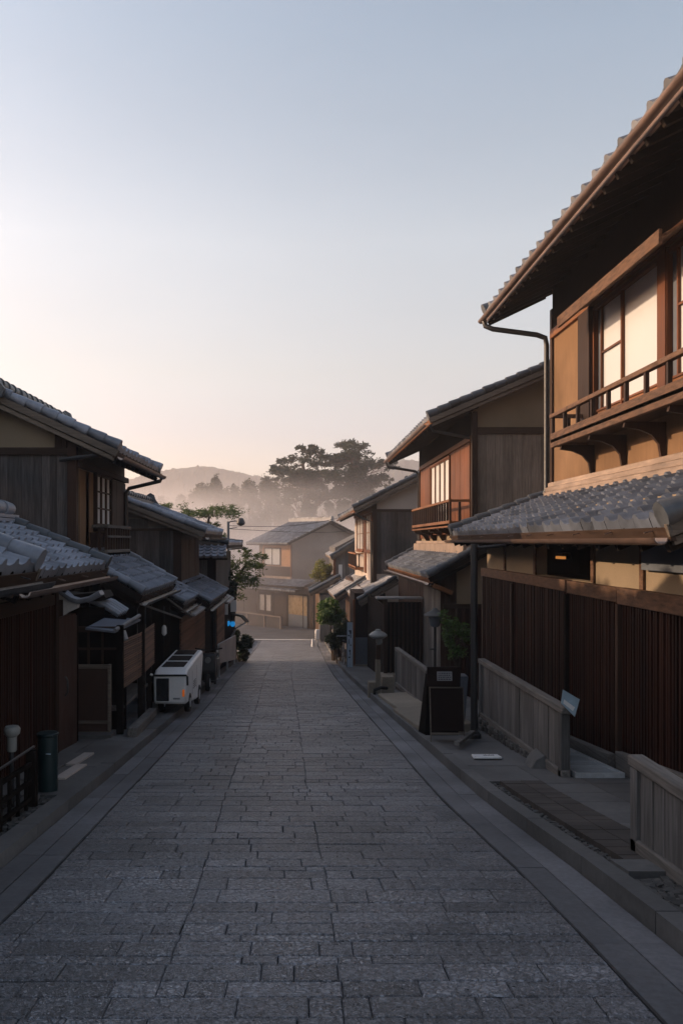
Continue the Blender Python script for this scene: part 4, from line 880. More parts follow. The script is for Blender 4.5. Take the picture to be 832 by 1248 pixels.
# lantern 1 : mushroom cap, at the end of the ramp
def lantern1(x, y):
    zb = zr(y)+.1; T = thing('garden_lantern', 'stone-coloured mushroom lantern on a square post beside the ramp', 'lantern', (x,y,zb))
    bx(T, 'post', 'tan_slab', x-.06,x+.05,y-.06,y+.06,zb,zb+.75, bevel=.01); bx(T, 'post', 'brown_v', x-.05,x+.05,y-.05,y+.05,zb+.752,zb+1.08)
    mb = MB(); mb.lathe(x+.02,y,[(.04,zb+1.08),(.07,zb+1.12),(.07,zb+1.2),(.05,zb+1.22)],16); mb.build('lamp_glass', M['lampglass'], T, smooth=True)
    mb = MB(); mb.lathe(x,y,[(.03,zb+1.20),(.12,zb+1.215),(.205,zb+1.27),(.20,zb+1.30),(.14,zb+1.35),(.07,zb+1.385),(.055,zb+1.42),(.0,zb+1.425)],24); mb.build('lamp_shade', M['lampglass'], T, smooth=True)
lantern1(1.74, 18.2)
for (x, y, a, b_, h, lab) in ((1.62,18.3,.1,.12,.26,'low pale stone block under the mushroom lantern'),(1.98,18.5,.14,.12,.36,'square pale stone block between the lantern and the slatted gate')):
    mb = MB(); mb.box(x-a,x+a,y-b_,y+b_,zr(y)-.05,zr(y)+.1+h); tag(mb.build('stone_block', M['tan_slab'], bevel=.015), lab, 'stone')
mb = MB(); mb.tube([(1.62,17.9,zr(18)+.05),(1.62,17.7,zr(17.7)+.22),(1.75,17.7,zr(17.7)+.27),(1.9,17.9,zr(17.9)+.24)],.035,8); tag(mb.build('black_hose', M['rubber'], smooth=True), 'bent black pipe over the ramp foot by the lantern', 'pipe')
# lantern 2 : grey hat on post
x, y = 2.24, 13.6; zb = zr(y)+.1
T = thing('post_lamp', 'grey conical lamp on a thin post in front of the boarded door', 'lamp', (x,y,zb))
mb = MB(); mb.tube([(x,y,zb),(x,y,zb+1.58)],.022,8); mb.tube([(x-.09,y,zb+1.15),(x+.02,y,zb+1.15)],.014,6); mb.build('post', M['black_metal'], T)
mb = MB(); mb.lathe(x,y,[(.06,zb+1.52),(.085,zb+1.55),(.11,zb+1.68),(.11,zb+1.7)],16); mb.build('lamp_glass', M['bluegrey'], T, smooth=True)
mb = MB(); mb.lathe(x,y,[(.19,zb+1.70),(.19,zb+1.715),(.12,zb+1.76),(.05,zb+1.80),(.03,zb+1.835),(.0,zb+1.84)],24); mb.build('lamp_shade', M['stone'], T, smooth=True)
# potted shrub
def leaves(mb, c, r, n, a, wd, shell_=.35, flat=1):
    for _ in range(n):
        d = V((random.gauss(0,1),random.gauss(0,1),random.gauss(0,1))).normalized(); k = (shell_+(1-shell_)*rnd())
        mb.leaf((c[0]+d.x*r[0]*k, c[1]+d.y*r[1]*k, c[2]+d.z*r[2]*k), a*ru(.7,1.2), wd*ru(.7,1.2))
x, y = 2.38, 12.4; zb = zr(y)+.1
T = thing('potted_shrub', 'leafy shrub in a tall blue-grey planter behind the black pole', 'potted plant', (x,y,zb))
mb = MB(); mb.prism([(x-.1,y-.1,zb),(x+.1,y-.1,zb),(x+.1,y+.1,zb),(x-.1,y+.1,zb)],(0,0,.01)); mb = MB()
mb.hexa([(x-.09,y-.09,zb),(x+.09,y-.09,zb),(x+.09,y+.09,zb),(x-.09,y+.09,zb),(x-.14,y-.14,zb+.8),(x+.14,y-.14,zb+.8),(x+.14,y+.14,zb+.8),(x-.14,y+.14,zb+.8)]); mb.build('planter', M['bluegrey'], T, bevel=.01)
mb = MB(); st_ = []
for k in range(9):
    a = ru(0,6.28); l = ru(.1,.28); h = ru(.35,.95); p = [(x,y,zb+.78),(x+.4*l*cos(a),y+.4*l*sin(a),zb+.8+h*.5),(x+l*cos(a),y+l*sin(a),zb+.8+h)]; mb.tube(p,[.012,.008,.004],5); st_.append(p)
mb.build('stems', M['bark'], T)
mb = MB()
for p in st_:
    for t in (.45,.7,1):
        c = V(p[1]).lerp(V(p[2]), t) if t > .5 else V(p[1]); leaves(mb, c, (.1,.1,.09), 45, .04, .014, .1)
mb.build('foliage', M['leaf'], T)
# banner, bicycle, planter and post box further down on the right
T = thing('banner', 'pale blue vertical cloth banner with dark brush marks outside the shopfront', 'banner', (1.66,26.6,zr(26.6)))
bx(T, 'cloth', 'banner', 1.54,1.72,26.6,26.615,zr(26.6)+.12,-2.62, bevel=0)
mb = MB(); mb.tube([(1.53,26.63,zr(26.6)),(1.53,26.63,-2.5)],.015,6); mb.tube([(1.53,26.61,-2.6),(1.73,26.61,-2.6)],.01,6); mb.build('pole', M['black_metal'], T)
mb = MB()
for (u, v, w_, h) in ((.05,1.15,.09,.05),(.08,1.08,.06,.12),(.03,1.0,.05,.05),(.1,.95,.03,.12),(.05,.75,.02,.16),(.09,.7,.05,.03),(.06,.5,.05,.06),(.09,.4,.02,.1),(.04,.3,.06,.04)):
    mb.box(1.54+u,1.54+u+w_,26.595,26.6-.001,zr(26.6)+.12+v,zr(26.6)+.12+v+h)
mb.build('brush_marks', M['ink'], T)
def bicycle(x, y, zb, lab):
    T = thing('bicycle', lab, 'bicycle', (x,y,zb))
    for dy in (-.5,.5):
        mb = MB(); mb.tube([(x,y+dy+.3*cos(t),zb+.31+.3*sin(t)) for t in [2*pi*k/22 for k in range(23)]],.016,6,False); w = mb.build('wheel', M['rubber'], T, smooth=True)
        mb = MB(); mb.tube([(x,y+dy+.275*cos(t),zb+.31+.275*sin(t)) for t in [2*pi*k/22 for k in range(23)]],.009,5,False)
        for k in range(9): a = pi*k/9; mb.tube([(x,y+dy+.27*cos(a),zb+.31+.27*sin(a)),(x,y+dy-.27*cos(a),zb+.31-.27*sin(a))],.002,3)
        mb.build('rim', M['grating'], w)
    mb = MB(); A=(x,y-.5,zb+.31); B=(x,y-.05,zb+.29); S=(x,y-.18,zb+.75); Hd=(x,y+.36,zb+.72); F=(x,y+.5,zb+.31)
    for p, q in ((A,B),(A,S),(B,S),(S,Hd),(B,Hd),(Hd,F)): mb.tube([p,q],.015,6)
    mb.tube([Hd,(x,y+.33,zb+.9)],.012,6); mb.build('frame', M['black_metal'], T)
    mb = MB(); mb.tube([(x-.24,y+.22,zb+.93),(x-.2,y+.33,zb+.93),(x+.2,y+.33,zb+.93),(x+.24,y+.22,zb+.93)],.013,6); mb.build('handlebar', M['grating'], T)
    mb = MB(); mb.prism([(x-.08,y-.32,zb+.78),(x+.08,y-.32,zb+.78),(x+.02,y-.05,zb+.8),(x-.02,y-.05,zb+.8)],(0,0,.05)); mb.build('saddle', M['rubber'], T, bevel=.01)
bicycle(1.55, 29.0, zr(29)+.09, 'parked bicycle below the leafy shrub on the right of the street')
mb = MB(); mb.box(1.3,1.62,33,33.9,zr(33)-.1,zr(33)+.8); tag(mb.build('planter_box', M['black_wood'], bevel=.01), 'black wooden planter box at the kerb under the shrub', 'planter')
T = thing('post_box', 'small white box on a short post at the far right kerb', 'box', (1.0,41,zr(41)))
bx(T, 'box', 'white', .78,1.02,41,41.2,zr(41)+.35,zr(41)+.85, bevel=.03); bx(T, 'post', 'grating', .87,.93,41.07,41.13,zr(41),zr(41)+.35)
mb = MB(); mb.tube([(.66,41,zr(41)),(.66,41,zr(41)+.38)],[.09,.05],10); tag(mb.build('kerb_bollard', M['white']), 'tiny white bollard left of the white box', 'bollard')

# ---- left side things
T = thing('delivery_cart', 'white boxy electric cart with dark top windows parked on the left pavement', 'cart', (-2.25,15,zr(15)))
zb = zr(14.4)+.28; zc = zr(16.4)+.36
mb = MB(); x0, x1 = -2.54, -1.97
prof = lambda x: [(x,14.3,zb),(x,14.3,zb+.5),(x,14.5,zb+.59),(x,16.7,zb+.63),(x,16.8,zb+.5),(x,16.4,zc+.02),(x,15.9,zc-.1),(x,14.9,zb-.08)]
mb.prism(prof(x0), (x1-x0,0,0)); body = mb.build('body', M['white'], T, bevel=.035)
mb = MB(); mb.box(x0+.045,x0+.27,14.285,14.302,zb+.05,zb+.45); mb.build('grille', M['glass'], T, bevel=.01)
mb = MB(); mb.tube([(x0-.01,14.29,zb+.5),(x1+.0,14.29,zb+.5),(x1+.015,14.32,zb+.47),(x1+.015,14.34,zb+.32)],.017,8); mb.build('bumper_trim', M['rubber'], T)
for k in range(3):
    a = 14.64+.7*k; za = lambda y: zb+.592+.04*(y-14.5)/2.2
    mb = MB(); mb.hexa([(x0+.08,a,za(a)-.004),(x1-.09,a,za(a)-.004),(x1-.09,a+.53,za(a+.53)-.004),(x0+.08,a+.53,za(a+.53)-.004),(x0+.08,a,za(a)+.012),(x1-.09,a,za(a)+.012),(x1-.09,a+.53,za(a+.53)+.012),(x0+.08,a+.53,za(a+.53)+.012)]); mb.build('top_window', M['sign_brown'], T, bevel=.006)
bx(T, 'reflector', 'amber', x1-.07,x1-.03,14.28,14.298,zb+.13,zb+.25)
for yy_ in (15.1, 15.75, 16.4): bx(body, 'seam', 'rubber', x1-.001, x1+.0015, yy_-.006, yy_+.006, zb+.02, zb+.46, bevel=0)
for k in range(4): bx(T, 'vent', 'rubber', x1-.001, x1+.003, 15.25, 15.6, zb+.1+.04*k, zb+.115+.04*k, bevel=0)
bx(T, 'badge', 'inkgrey', x0+.34,x0+.46,14.29,14.299,zb+.08,zb+.11)
for (y, r_) in ((14.75,.17),(16.1,.19)):
    for x in (x0+.03, x1-.08):
        mb = MB(); mb.tube([(x,y,zr(y)+.09+r_),(x+.09,y,zr(y)+.09+r_)], r_, 20); w = mb.build('wheel', M['rubber'], T, bevel=.01)
        mb = MB(); mb.tube([(x-.004,y,zr(y)+.09+r_),(x+.094,y,zr(y)+.09+r_)], r_*.5, 14); mb.build('hub', M['grating'], w)
mb = MB(); mb.tube([(x0-.02,14.32,zb+.5),(x0-.06,14.3,zb+.52)],.02,8); mb.build('mirror', M['white'], T)
# scooter
def scooter(x, y):
    zb = zr(y)+.09; T = thing('scooter', 'black motor scooter parked beyond the white cart', 'scooter', (x,y,zb))
    for dy in (-.55,.6):
        mb = MB(); mb.tube([(x-.05,y+dy,zb+.2),(x+.05,y+dy,zb+.2)],.2,18); w = mb.build('wheel', M['rubber'], T, bevel=.02)
        mb = MB(); mb.tube([(x-.055,y+dy,zb+.2),(x+.055,y+dy,zb+.2)],.1,12); mb.build('hub', M['grating'], w)
    mb = MB(); mb.prism([(x-.16,y+.85,zb+.3),(x-.16,y+.75,zb+.62),(x-.16,y+.1,zb+.66),(x-.16,y,zb+.3),(x-.16,y-.25,zb+.22),(x-.16,y-.3,zb+.16),(x-.16,y+.3,zb+.16)],(.32,0,0)); mb.build('body', M['black_metal'], T, bevel=.04)
    mb = MB(); mb.prism([(x-.18,y-.35,zb+.2),(x-.18,y-.25,zb+.2),(x-.18,y-.42,zb+.9),(x-.18,y-.5,zb+.85),(x-.18,y-.55,zb+.45)],(.36,0,0)); mb.build('leg_shield', M['black_metal'], T, bevel=.03)
    mb = MB(); mb.prism([(x-.13,y+.05,zb+.66),(x-.13,y+.8,zb+.66),(x-.13,y+.78,zb+.74),(x-.13,y+.1,zb+.75)],(.26,0,0)); mb.build('seat', M['rubber'], T, bevel=.03)
    mb = MB(); mb.tube([(x-.32,y-.36,zb+.98),(x-.1,y-.44,zb+.95),(x+.1,y-.44,zb+.95),(x+.32,y-.36,zb+.98)],.018,8); mb.build('handlebar', M['rubber'], T)
    mb = MB(); mb.tube([(x,y-.56,zb+.72),(x,y-.5,zb+.72)],.07,14); mb.build('headlight', M['lampglass'], T)
scooter(-2.16, 19.9)
# metal panel fence with feet
T = thing('metal_fence', 'pale corrugated panel fence on short feet beyond the scooter', 'fence', (-2.4,26,zr(26)))
mb = MB(); y = 23.6
while y < 29.6:
    t = (y-23.6)/6; zt = -2.95-.45*t; zb_ = -3.5-.75*t; mb.hexa([(-2.32,y,zb_),(-2.29,y,zb_),(-2.29,y+.1,zb_-.01),(-2.32,y+.1,zb_-.01),(-2.32,y,zt),(-2.29,y,zt),(-2.29,y+.1,zt-.007),(-2.32,y+.1,zt-.007)]); y += .12
mb.build('panel', M['plaster_pale'], T)
mb = MB(); mb.beam((-2.33,23.55,-2.97),(-2.33,29.6,-3.4),.05,.05)
for y in (23.7,26.5,29.4): mb.box(-2.36,-2.3,y-.03,y+.03,zr(y)+.05,-3.0-.08*(y-23.7))
mb.build('frame', M['grating'], T)
mb = MB(); mb.tube([(-2.3,22.7,zr(22.7)+.05),(-2.3,22.7,-3.0)],.05,10); tag(mb.build('guide_post', M['white']), 'short white post at the near end of the panel fence', 'post')
# awning with blue lamps
T = thing('awning', 'black curved awning on the left near the foot of the street', 'awning', (-2.3,31,-3))
mb = MB(); pr = [(-2.9,29.8,-2.75),(-2.5,29.8,-2.66),(-2.15,29.8,-2.74),(-1.95,29.8,-2.95)]
for i in range(3):
    a, b_ = V(pr[i]), V(pr[i+1]); dy = V((0,1.8,-.15)); t = V((0,0,.05)); mb.hexa([a,b_,b_+dy,a+dy,a+t,b_+t,b_+dy+t,a+dy+t])
mb.build('hood', M['rubber'], T); mb = MB(); mb.tube([(-1.97,29.8,-2.95),(-2.3,29.9,-3.15),(-2.5,30.0,-3.5)],.03,6); mb.build('bracket', M['grating'], T)
for k, (x, y) in enumerate(((-2.5,28.6),(-2.31,28.4))):
    T = thing('blue_lamp', ['left of two glowing blue lamps under the black awning','right of two glowing blue lamps under the black awning'][k], 'lamp', (x,y,-2.95), 'blue lamps under the awning')
    mb = MB(); mb.lathe(x,y,[(.03,-2.95),(.07,-2.92),(.085,-2.85),(.07,-2.78),(.04,-2.76)],14); mb.build('globe', M['bluelamp'], T, smooth=True)
    mb = MB(); mb.lathe(x,y,[(.05,-2.765),(.06,-2.74),(.015,-2.72),(.015,-2.6)],10); mb.build('fitting', M['black_metal'], T)
# street lamp
x, y = -2.78, 32.0
T = thing('street_lamp', 'dark lamp on a curved bracket at the top of a pole, left of centre', 'street lamp', (x,y,zr(y)))
mb = MB(); mb.tube([(x,y,zr(y)),(x,y,.78)],.055,10); mb.build('pole', M['bluegrey'], T)
mb = MB(); mb.tube([(x,y,.72),(x+.1,y,.78),(x+.3,y-.05,.8),(x+.45,y-.1,.76)],.022,8); mb.tube([(x,y,.5),(x+.35,y-.05,.55)],.015,6); mb.build('bracket', M['black_metal'], T)
mb = MB(); mb.lathe(x+.5,y-.1,[(.03,.92),(.09,.9),(.15,.8),(.17,.72),(.14,.66),(.06,.62),(0,.61)],18); mb.build('lamp_head', M['black_metal'], T, smooth=True)
# overhead wires
for (A, B, lab) in (((x+.02,y,.62),(2.6,41.6,1.35),'upper overhead wire running from the street lamp to the right'),((x+.02,y,.5),(6,56,1.0),'lower overhead wire running from the street lamp to the right')):
    A = V(A); B = V(B); mb = MB(); mb.tube([A.lerp(B,t/10)-V((0,0,.25*sin(pi*t/10))) for t in range(11)],.010,5); tag(mb.build('overhead_wire', M['rubber']), lab, 'wire')
# near left: green box, metal railing, garden lamp, white-edged slab
T = thing('green_post', 'dark green metal post box standing at the end of the left railing', 'post', (-2.4,7.8,zr(7.8)))
mb = MB(); mb.tube([(-2.39,7.8,zr(7.8)+.05),(-2.39,7.8,-1.84)],.092,24); mb.build('body', M['green_metal'], T, smooth=False, bevel=.008)
mb = MB(); mb.tube([(-2.39,7.8,-1.84),(-2.39,7.8,-1.815)],.1,24); mb.build('lid', M['green_metal'], T, bevel=.004)
bx(T, 'slot', 'acrylic', -2.38,-2.33,7.695,7.705,-2.0,-1.99)
T = thing('railing', 'dark wooden railing with thin metal handrail at the left edge', 'railing', (-2.33,6,zr(6)))
ys_ = [4.4,5.6,6.3,7.15]
for y in ys_:
    bx(T, 'post', 'black_wood', -2.37,-2.29,y-.04,y+.04,zr(y)+.02,-1.82+.0*y)
for dz in (.35,.2,.05):
    mb = MB(); mb.beam((-2.33,4.4,-2.12+dz),(-2.33,7.15,-2.28+dz),.03,.035); mb.build('rail', M['black_wood'], T)
y = 4.6
while y < 7.1: bx(T, 'baluster', 'black_wood', -2.345,-2.315,y-.012,y+.012,-2.3,-1.9); y += .2
mb = MB(); mb.tube([(-2.33,4.3,-1.70),(-2.33,7.2,-1.80)],.012,8); mb.build('handrail', M['black_metal'], T)
x, y = -2.45, 7.0
T = thing('garden_lamp', 'small white-capped garden lamp behind the left railing', 'lamp', (x,y,zr(y)))
mb = MB(); mb.tube([(x,y,zr(y)+.02),(x,y,-1.78)],.02,8); mb.build('post', M['black_metal'], T)
mb = MB(); mb.lathe(x,y,[(.035,-1.79),(.04,-1.78),(.04,-1.67),(.035,-1.665)],14); mb.build('lamp_glass', M['lampglass'], T, smooth=True)
mb = MB(); mb.lathe(x,y,[(.04,-1.665),(.065,-1.64),(.07,-1.6),(.055,-1.575),(.0,-1.57)],16); mb.build('lamp_shade', M['lampglass'], T, smooth=True)
mb = MB()
def gz(y): return zr(y)+.088
for (a, b_, x0, x1) in ((8.35,9.2,-2.50,-2.38),(9.2,10.0,-2.62,-2.50)):
    mb.hexa([(x0,a,gz(a)),(x1,a,gz(a)),(x1,b_,gz(b_)),(x0,b_,gz(b_)),(x0,a,gz(a)+.02),(x1,a,gz(a)+.02),(x1,b_,gz(b_)+.02),(x0,b_,gz(b_)+.02)])
es = mb.build('slab_edge', M['plaster_pale']); tag(es, 'pale stepped edge strip of the doorway slab behind the green post', 'step edge')
mb = MB(); mb.hexa([(-3.0,8.3,gz(8.3)-.0),(-2.63,8.3,gz(8.3)),(-2.63,10,gz(10)),(-3.0,10,gz(10)),(-3.0,8.3,gz(8.3)+.015),(-2.63,8.3,gz(8.3)+.015),(-2.63,10,gz(10)+.015),(-3.0,10,gz(10)+.015)])
tag(mb.build('door_slab', M['walk']), 'smooth grey slab at the foot of the left lattice wall', 'slab')

# ================================================================== PLANTS AND TREES
def pine(name, label, base, trunkpts, trad, pads, leafm, barkm, la, lw, group=None, cat='tree', dens=1):
    T = thing(name, label, cat, base, group)
    mb = MB(); mb.tube(trunkpts, trad, 8); tp = [V(p) for p in trunkpts]
    for (c, r, n) in pads:
        c = V(c); best = min(tp, key=lambda q: (q-c).length + (2 if q.z > c.z+r[2] else 0)); m_ = best.lerp(c,.55)+V((ru(-.1,.1),ru(-.1,.1),ru(-.1,.05)))*r[0]
        k = trad[tp.index(best)]*(.5 if la < .2 else .3)
        mb.tube([best, m_, c-V((0,0,r[2]*.3))],[k,k*.6,k*.3],6)
        for _ in range(3):
            a = ru(0,6.28); mb.tube([m_, c+V((cos(a)*r[0]*.6,sin(a)*r[1]*.6,-r[2]*.2))],[k*.4,k*.15],4)
    mb.build('trunk', M[barkm], T)
    mb = MB()
    for (c, r, n) in pads:
        if cat == 'tree' and la < .2: r = tuple(q*1.3 for q in r); n = int(n*1.9)
        # tufts on a flattened, lumpy pad
        nb = max(6, int(n/14)); bl = [(ru(0,6.28), ru(.2,1)**.6, ru(-.5,.8)) for _ in range(nb)]
        for (a, k, h) in bl:
            q = (c[0]+r[0]*k*cos(a), c[1]+r[1]*k*sin(a), c[2]+r[2]*(h*(1-k*k*.6)))
            rr = ru(.16,.3)
            for _ in range(14):
                mb.leaf((q[0]+random.gauss(0,r[0]*rr*.6), q[1]+random.gauss(0,r[1]*rr*.6), q[2]+random.gauss(0,r[2]*rr*1.1)), la*ru(.7,1.3), lw*ru(.7,1.3))
    mb.build('crown', M[leafm], T)
    return T
# niwaki pine behind third house, y~30 (left)
def Q(px, py, Y): return ((px-365)*Y/1000, Y, (660-py)*Y/1000)
# garden pine one
Y = 34
pads = [(Q(262,627,Y),(.85,.7,.22),420),(Q(240,625,Y),(.5,.5,.15),200),(Q(272,622,Y+.5),(.45,.5,.2),200),(Q(224,630,Y),(.35,.4,.12),120),(Q(250,640,Y),(.45,.5,.14),180),(Q(212,618,Y+1),(.5,.5,.2),160),(Q(268,655,Y),(.3,.3,.2),100)]
b0 = Q(246,700,Y)
pine('garden_pine', 'cloud-pruned garden pine rising behind the low roofs on the left', (b0[0],Y,zr(Y)), [(b0[0],Y,zr(Y)),(b0[0]+.1,Y,-3),(b0[0]-.1,Y,-1.2),Q(250,660,Y),Q(252,645,Y),Q(255,630,Y)], [.16,.14,.12,.09,.07,.04], pads, 'needle_near', 'bark', .085, .02)
Y = 31
pads = [(Q(280,700,Y),(.6,.6,.3),300),(Q(300,690,Y),(.5,.5,.25),260),(Q(312,678,Y),(.35,.4,.12),120),(Q(290,712,Y),(.6,.6,.25),300),(Q(270,688,Y),(.4,.4,.3),200),(Q(305,705,Y),(.35,.4,.2),140),(Q(297,672,Y),(.2,.25,.15),60),(Q(318,690,Y),(.25,.3,.1),60),(Q(284,728,Y),(.4,.4,.2),140)]
b0 = Q(282,790,Y)
pine('garden_pine', 'spreading garden pine leaning over the street below the street lamp', (-2.5,Y,zr(Y)), [(-2.5,Y,zr(Y)),(-2.55,Y,-3.0),Q(285,730,Y),Q(288,705,Y),Q(300,688,Y)], [.13,.11,.09,.07,.04], pads, 'needle_near', 'bark', .08, .022)
# big pines in the valley
def big(name, label, cxp, w, top, bot, Y, seed, n):
    random.seed(seed); k = Y/1000
    X0 = (cxp-365)*k; pads = []
    for i in range(n):
        f = rnd(); zz = top-8+(bot-top+8)*(f**.9); hw = w*(.30+.72*sin(pi*min(1,(zz-top+12)/(bot-top+18))**.8)); a = ru(-1,1); x = cxp+a*hw*.5*1.05
        zz += abs(a)**2*(bot-top)*.22
        if zz > bot+5: zz = bot+5-ru(0,8)
        pads.append((Q(x,zz,Y+ru(-3.5,3.5)),(ru(.9,1.7),ru(1,1.7),ru(.35,.6)),int(ru(170,300))))
    b0 = Q(cxp,700,Y); tr = [(X0,Y,-6.3),(X0+.4,Y,-2),(X0-.2,Y,2),Q(cxp+2,(top+bot)/2+16,Y),Q(cxp+3,(top+bot)/2+6,Y),Q(cxp-2,(top+bot)/2-6,Y),Q(cxp-3,(top+bot)/2-14,Y),Q(cxp+1,top+8,Y)]
    T = pine(name, label, (X0,Y,-6.3), tr, [.5,.42,.36,.3,.26,.22,.16,.1], pads, 'needle', 'pinebark', .26, .075, 'tall pines in the misty valley')
    random.seed(seed+5)
big('tall_pine', 'tall dark pine, left of the pair rising over the mist', 372, 58, 552, 608, 92, 11, 40)
big('tall_pine', 'broad flat-topped pine, right of the pair rising over the mist', 431, 88, 548, 604, 96, 23, 58)
def bush(name, label, c, r, n, la, lw, m, cat='bush', trunk=True, clumps=14, group=None):
    T = thing(name, label, cat, (c[0],c[1],zr(c[1])), group)
    mb = MB()
    for _ in range(clumps):
        d = V((random.gauss(0,1),random.gauss(0,1),random.gauss(0,1))).normalized(); k = ru(.35,.8)
        leaves(mb, (c[0]+d.x*r[0]*k, c[1]+d.y*r[1]*k, c[2]+d.z*r[2]*k), (r[0]*.38,r[1]*.38,r[2]*.34), n//clumps, la, lw, .25)
    mb.build('foliage', M[m], T)
    mb = MB(); zb = zr(c[1])
    for k in range(4):
        a = ru(0,6.28); mb.tube([(c[0]+.05*cos(a),c[1]+.05*sin(a),zb-.05),(c[0]+.3*r[0]*cos(a),c[1]+.3*r[1]*sin(a),(zb+c[2])/2),(c[0]+.6*r[0]*cos(a),c[1]+.6*r[1]*sin(a),c[2]+.3*r[2])],[.03+.03*r[0],.02+.02*r[0],.012],6)
    mb.build('stems', M['bark'], T)
    return T
bush('clipped_tree', 'round clipped yellow-green tree beside the far right house', Q(394,698,47), (.75,.75,.8), 3800, .07, .035, 'leaf_yellow', 'tree', clumps=30)
bush('leafy_shrub', 'dense green shrub overhanging the right kerb below the lean-to roofs', (1.3,32,-2.8), (.75,1.1,.62), 4200, .08, .035, 'leaf', clumps=20)
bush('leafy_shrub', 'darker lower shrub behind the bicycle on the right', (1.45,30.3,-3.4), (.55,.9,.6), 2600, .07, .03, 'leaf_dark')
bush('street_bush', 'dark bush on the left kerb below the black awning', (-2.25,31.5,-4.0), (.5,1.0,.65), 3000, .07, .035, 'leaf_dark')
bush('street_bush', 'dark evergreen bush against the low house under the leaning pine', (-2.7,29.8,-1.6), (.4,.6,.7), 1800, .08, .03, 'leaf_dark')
# trees at mid distance
def bgtree(cxp, w, top, Y, seed, lab, conif=False):
    random.seed(seed); k = Y/1000; x, _, zt = Q(cxp,top,Y); hw = w*k/2; zb = zr(Y); 
    T = thing('valley_tree', lab, 'tree', (x,Y,zb), 'trees standing in the valley mist')
    mb = MB(); mb.tube([(x,Y,zb-.2),(x+.2,Y,(zt+zb)/2),(x,Y,zt-.8)],[.4,.25,.06],7)
    br = []
    for i in range(16 if not conif else 20):
        f = rnd(); z = zt-(zt-zb)*.65*f-.4; q = hw*(.25+.8*f if conif else .55+.5*sin(pi*f)); a = ru(0,6.28); c = (x+q*.75*cos(a),Y+q*.75*sin(a),z); br.append(c); mb.tube([(x,Y,z-1.0),c],[.1,.04],4)
    mb.build('trunk', M['bark'], T); mb = MB(); H_ = zt-zb
    for i in range(46):
        a = ru(0,6.28); el = ru(-.35,1); q = hw*ru(.55,1)*cos(el*1.4)*(1 if not conif else .8); hh = H_*.42
        c = (x+q*cos(a), Y+q*sin(a), zt-hh-.3+hh*sin(el*1.5)*ru(.8,1)+ru(-.3,.3)); leaves(mb, c, (hw*.27,hw*.27,hh*.2), 95, .24, .09, .1)
    leaves(mb, (x,Y,zt-.5), (hw*.2,hw*.2,.7), 120, .24, .08, .1)
    mb.build('crown', M['leaf_dark'], T)
bt = [(243, 40, 592, 100, 'low bushy valley tree, leftmost beyond the third house roof'), (263, 36, 580, 104, 'rounded valley tree, second from the left in the mist'), (284, 34, 592, 106, 'shorter valley tree between the rounded one and the dark cluster'), (303, 40, 586, 110, 'dark valley tree left of the cluster centre'), (324, 36, 583, 112, 'dark valley tree at the cluster centre'), (334, 34, 591, 114, 'dark valley tree right of the cluster, beside the tall pine'), (222, 40, 604, 100, 'dim low valley tree nearest the left roofs'), (350, 30, 612, 104, 'small valley tree at the foot of the left tall pine'), (468, 36, 604, 112, 'valley tree under the broad pine on its right side'), (401, 30, 612, 112, 'valley tree under the gap between the tall pines'), (486, 44, 602, 114, 'valley tree at the far right beside the tiled eave'), (196, 40, 608, 104, 'dim valley tree just above the left tiled roof'), (376, 34, 611, 88, 'low round tree hiding the foot of the left tall pine'), (418, 34, 609, 89, 'low round tree between the feet of the two tall pines'), (446, 38, 607, 90, 'low round tree hiding the foot of the broad right pine')]
for i, (a, b_, c, d_, l) in enumerate(bt): bgtree(a, b_, c, d_, 40+i, l, i in (3,4,5))
random.seed(99)
# hills
def hill(name, Y, pts, depth, seed):
    random.seed(seed); mb = MB(); nx = 260; ny = 26; xs = [pts[0][0]+(pts[-1][0]-pts[0][0])*i/nx for i in range(nx+1)]
    for j in range(ny+1):
        t = j/ny
        for x in xs:
            h = (interp(pts, x-9)+interp(pts, x-4)+interp(pts, x)+interp(pts, x+4)+interp(pts, x+9))/5; jit = random.gauss(0,1)*.75*sin(pi*min(1,t*1.2)*.5)*(1 if h > 3 else .2)
            z = -8+(h*Y/1000*0+h+8)*sin(pi*.5*min(1,t/.6)) if t < .6 else h-(h+8)*((t-.6)/.4)**1.5
            mb.v.append((x+random.gauss(0,.4), Y-depth*.6+depth*t+random.gauss(0,1), z+jit))
    for j in range(ny):
        for i in range(nx): mb.face([j*(nx+1)+i, j*(nx+1)+i+1, (j+1)*(nx+1)+i+1, (j+1)*(nx+1)+i], rnd())
    tag(mb.build(name, M['hill'], origin=(0,0,0)), kind='structure')
Yh = 600
def hp(px, py): return ((px-365)*Yh/1000, (660-py)*Yh/1000)
hill('hills', Yh, [(-200,30),(-160,38)]+[hp(*p) for p in ((150,590),(180,576),(205,574),(230,570),(252,567),(275,572),(300,578),(340,586),(380,586),(420,582),(450,572),(475,563),(500,560),(530,566),(600,578),(700,590))]+[(200,30)], 90, 5)
hill('hills', 420, [(-190,10),(-120,16),(-80,22),(-55,24),(-30,18),(0,14),(40,18),(80,24),(120,20),(190,12)], 60, 9)
# ================================================================== AIR
def volmat(name, colr, dens, noise=None):
    m = bpy.data.materials.new(name); m.use_nodes = True; nt = m.node_tree; nt.nodes.remove(nt.nodes['Principled BSDF'])
    pv = nt.nodes.new('ShaderNodeVolumePrincipled'); pv.inputs['Color'].default_value = (*colr,1); pv.inputs['Density'].default_value = dens; pv.inputs['Anisotropy'].default_value = .35
    nt.links.new(pv.outputs[0], nt.nodes['Material Output'].inputs['Volume'])
    return m, pv, nt
m, _, _ = volmat('haze_air', (.93,.90,.93), HAZE)
mb = MB(); mb.box(-206, 206, -44, 680, -14, 64); hz = mb.build('haze', m, origin=(0,0,0)); tag(hz, kind='stuff')
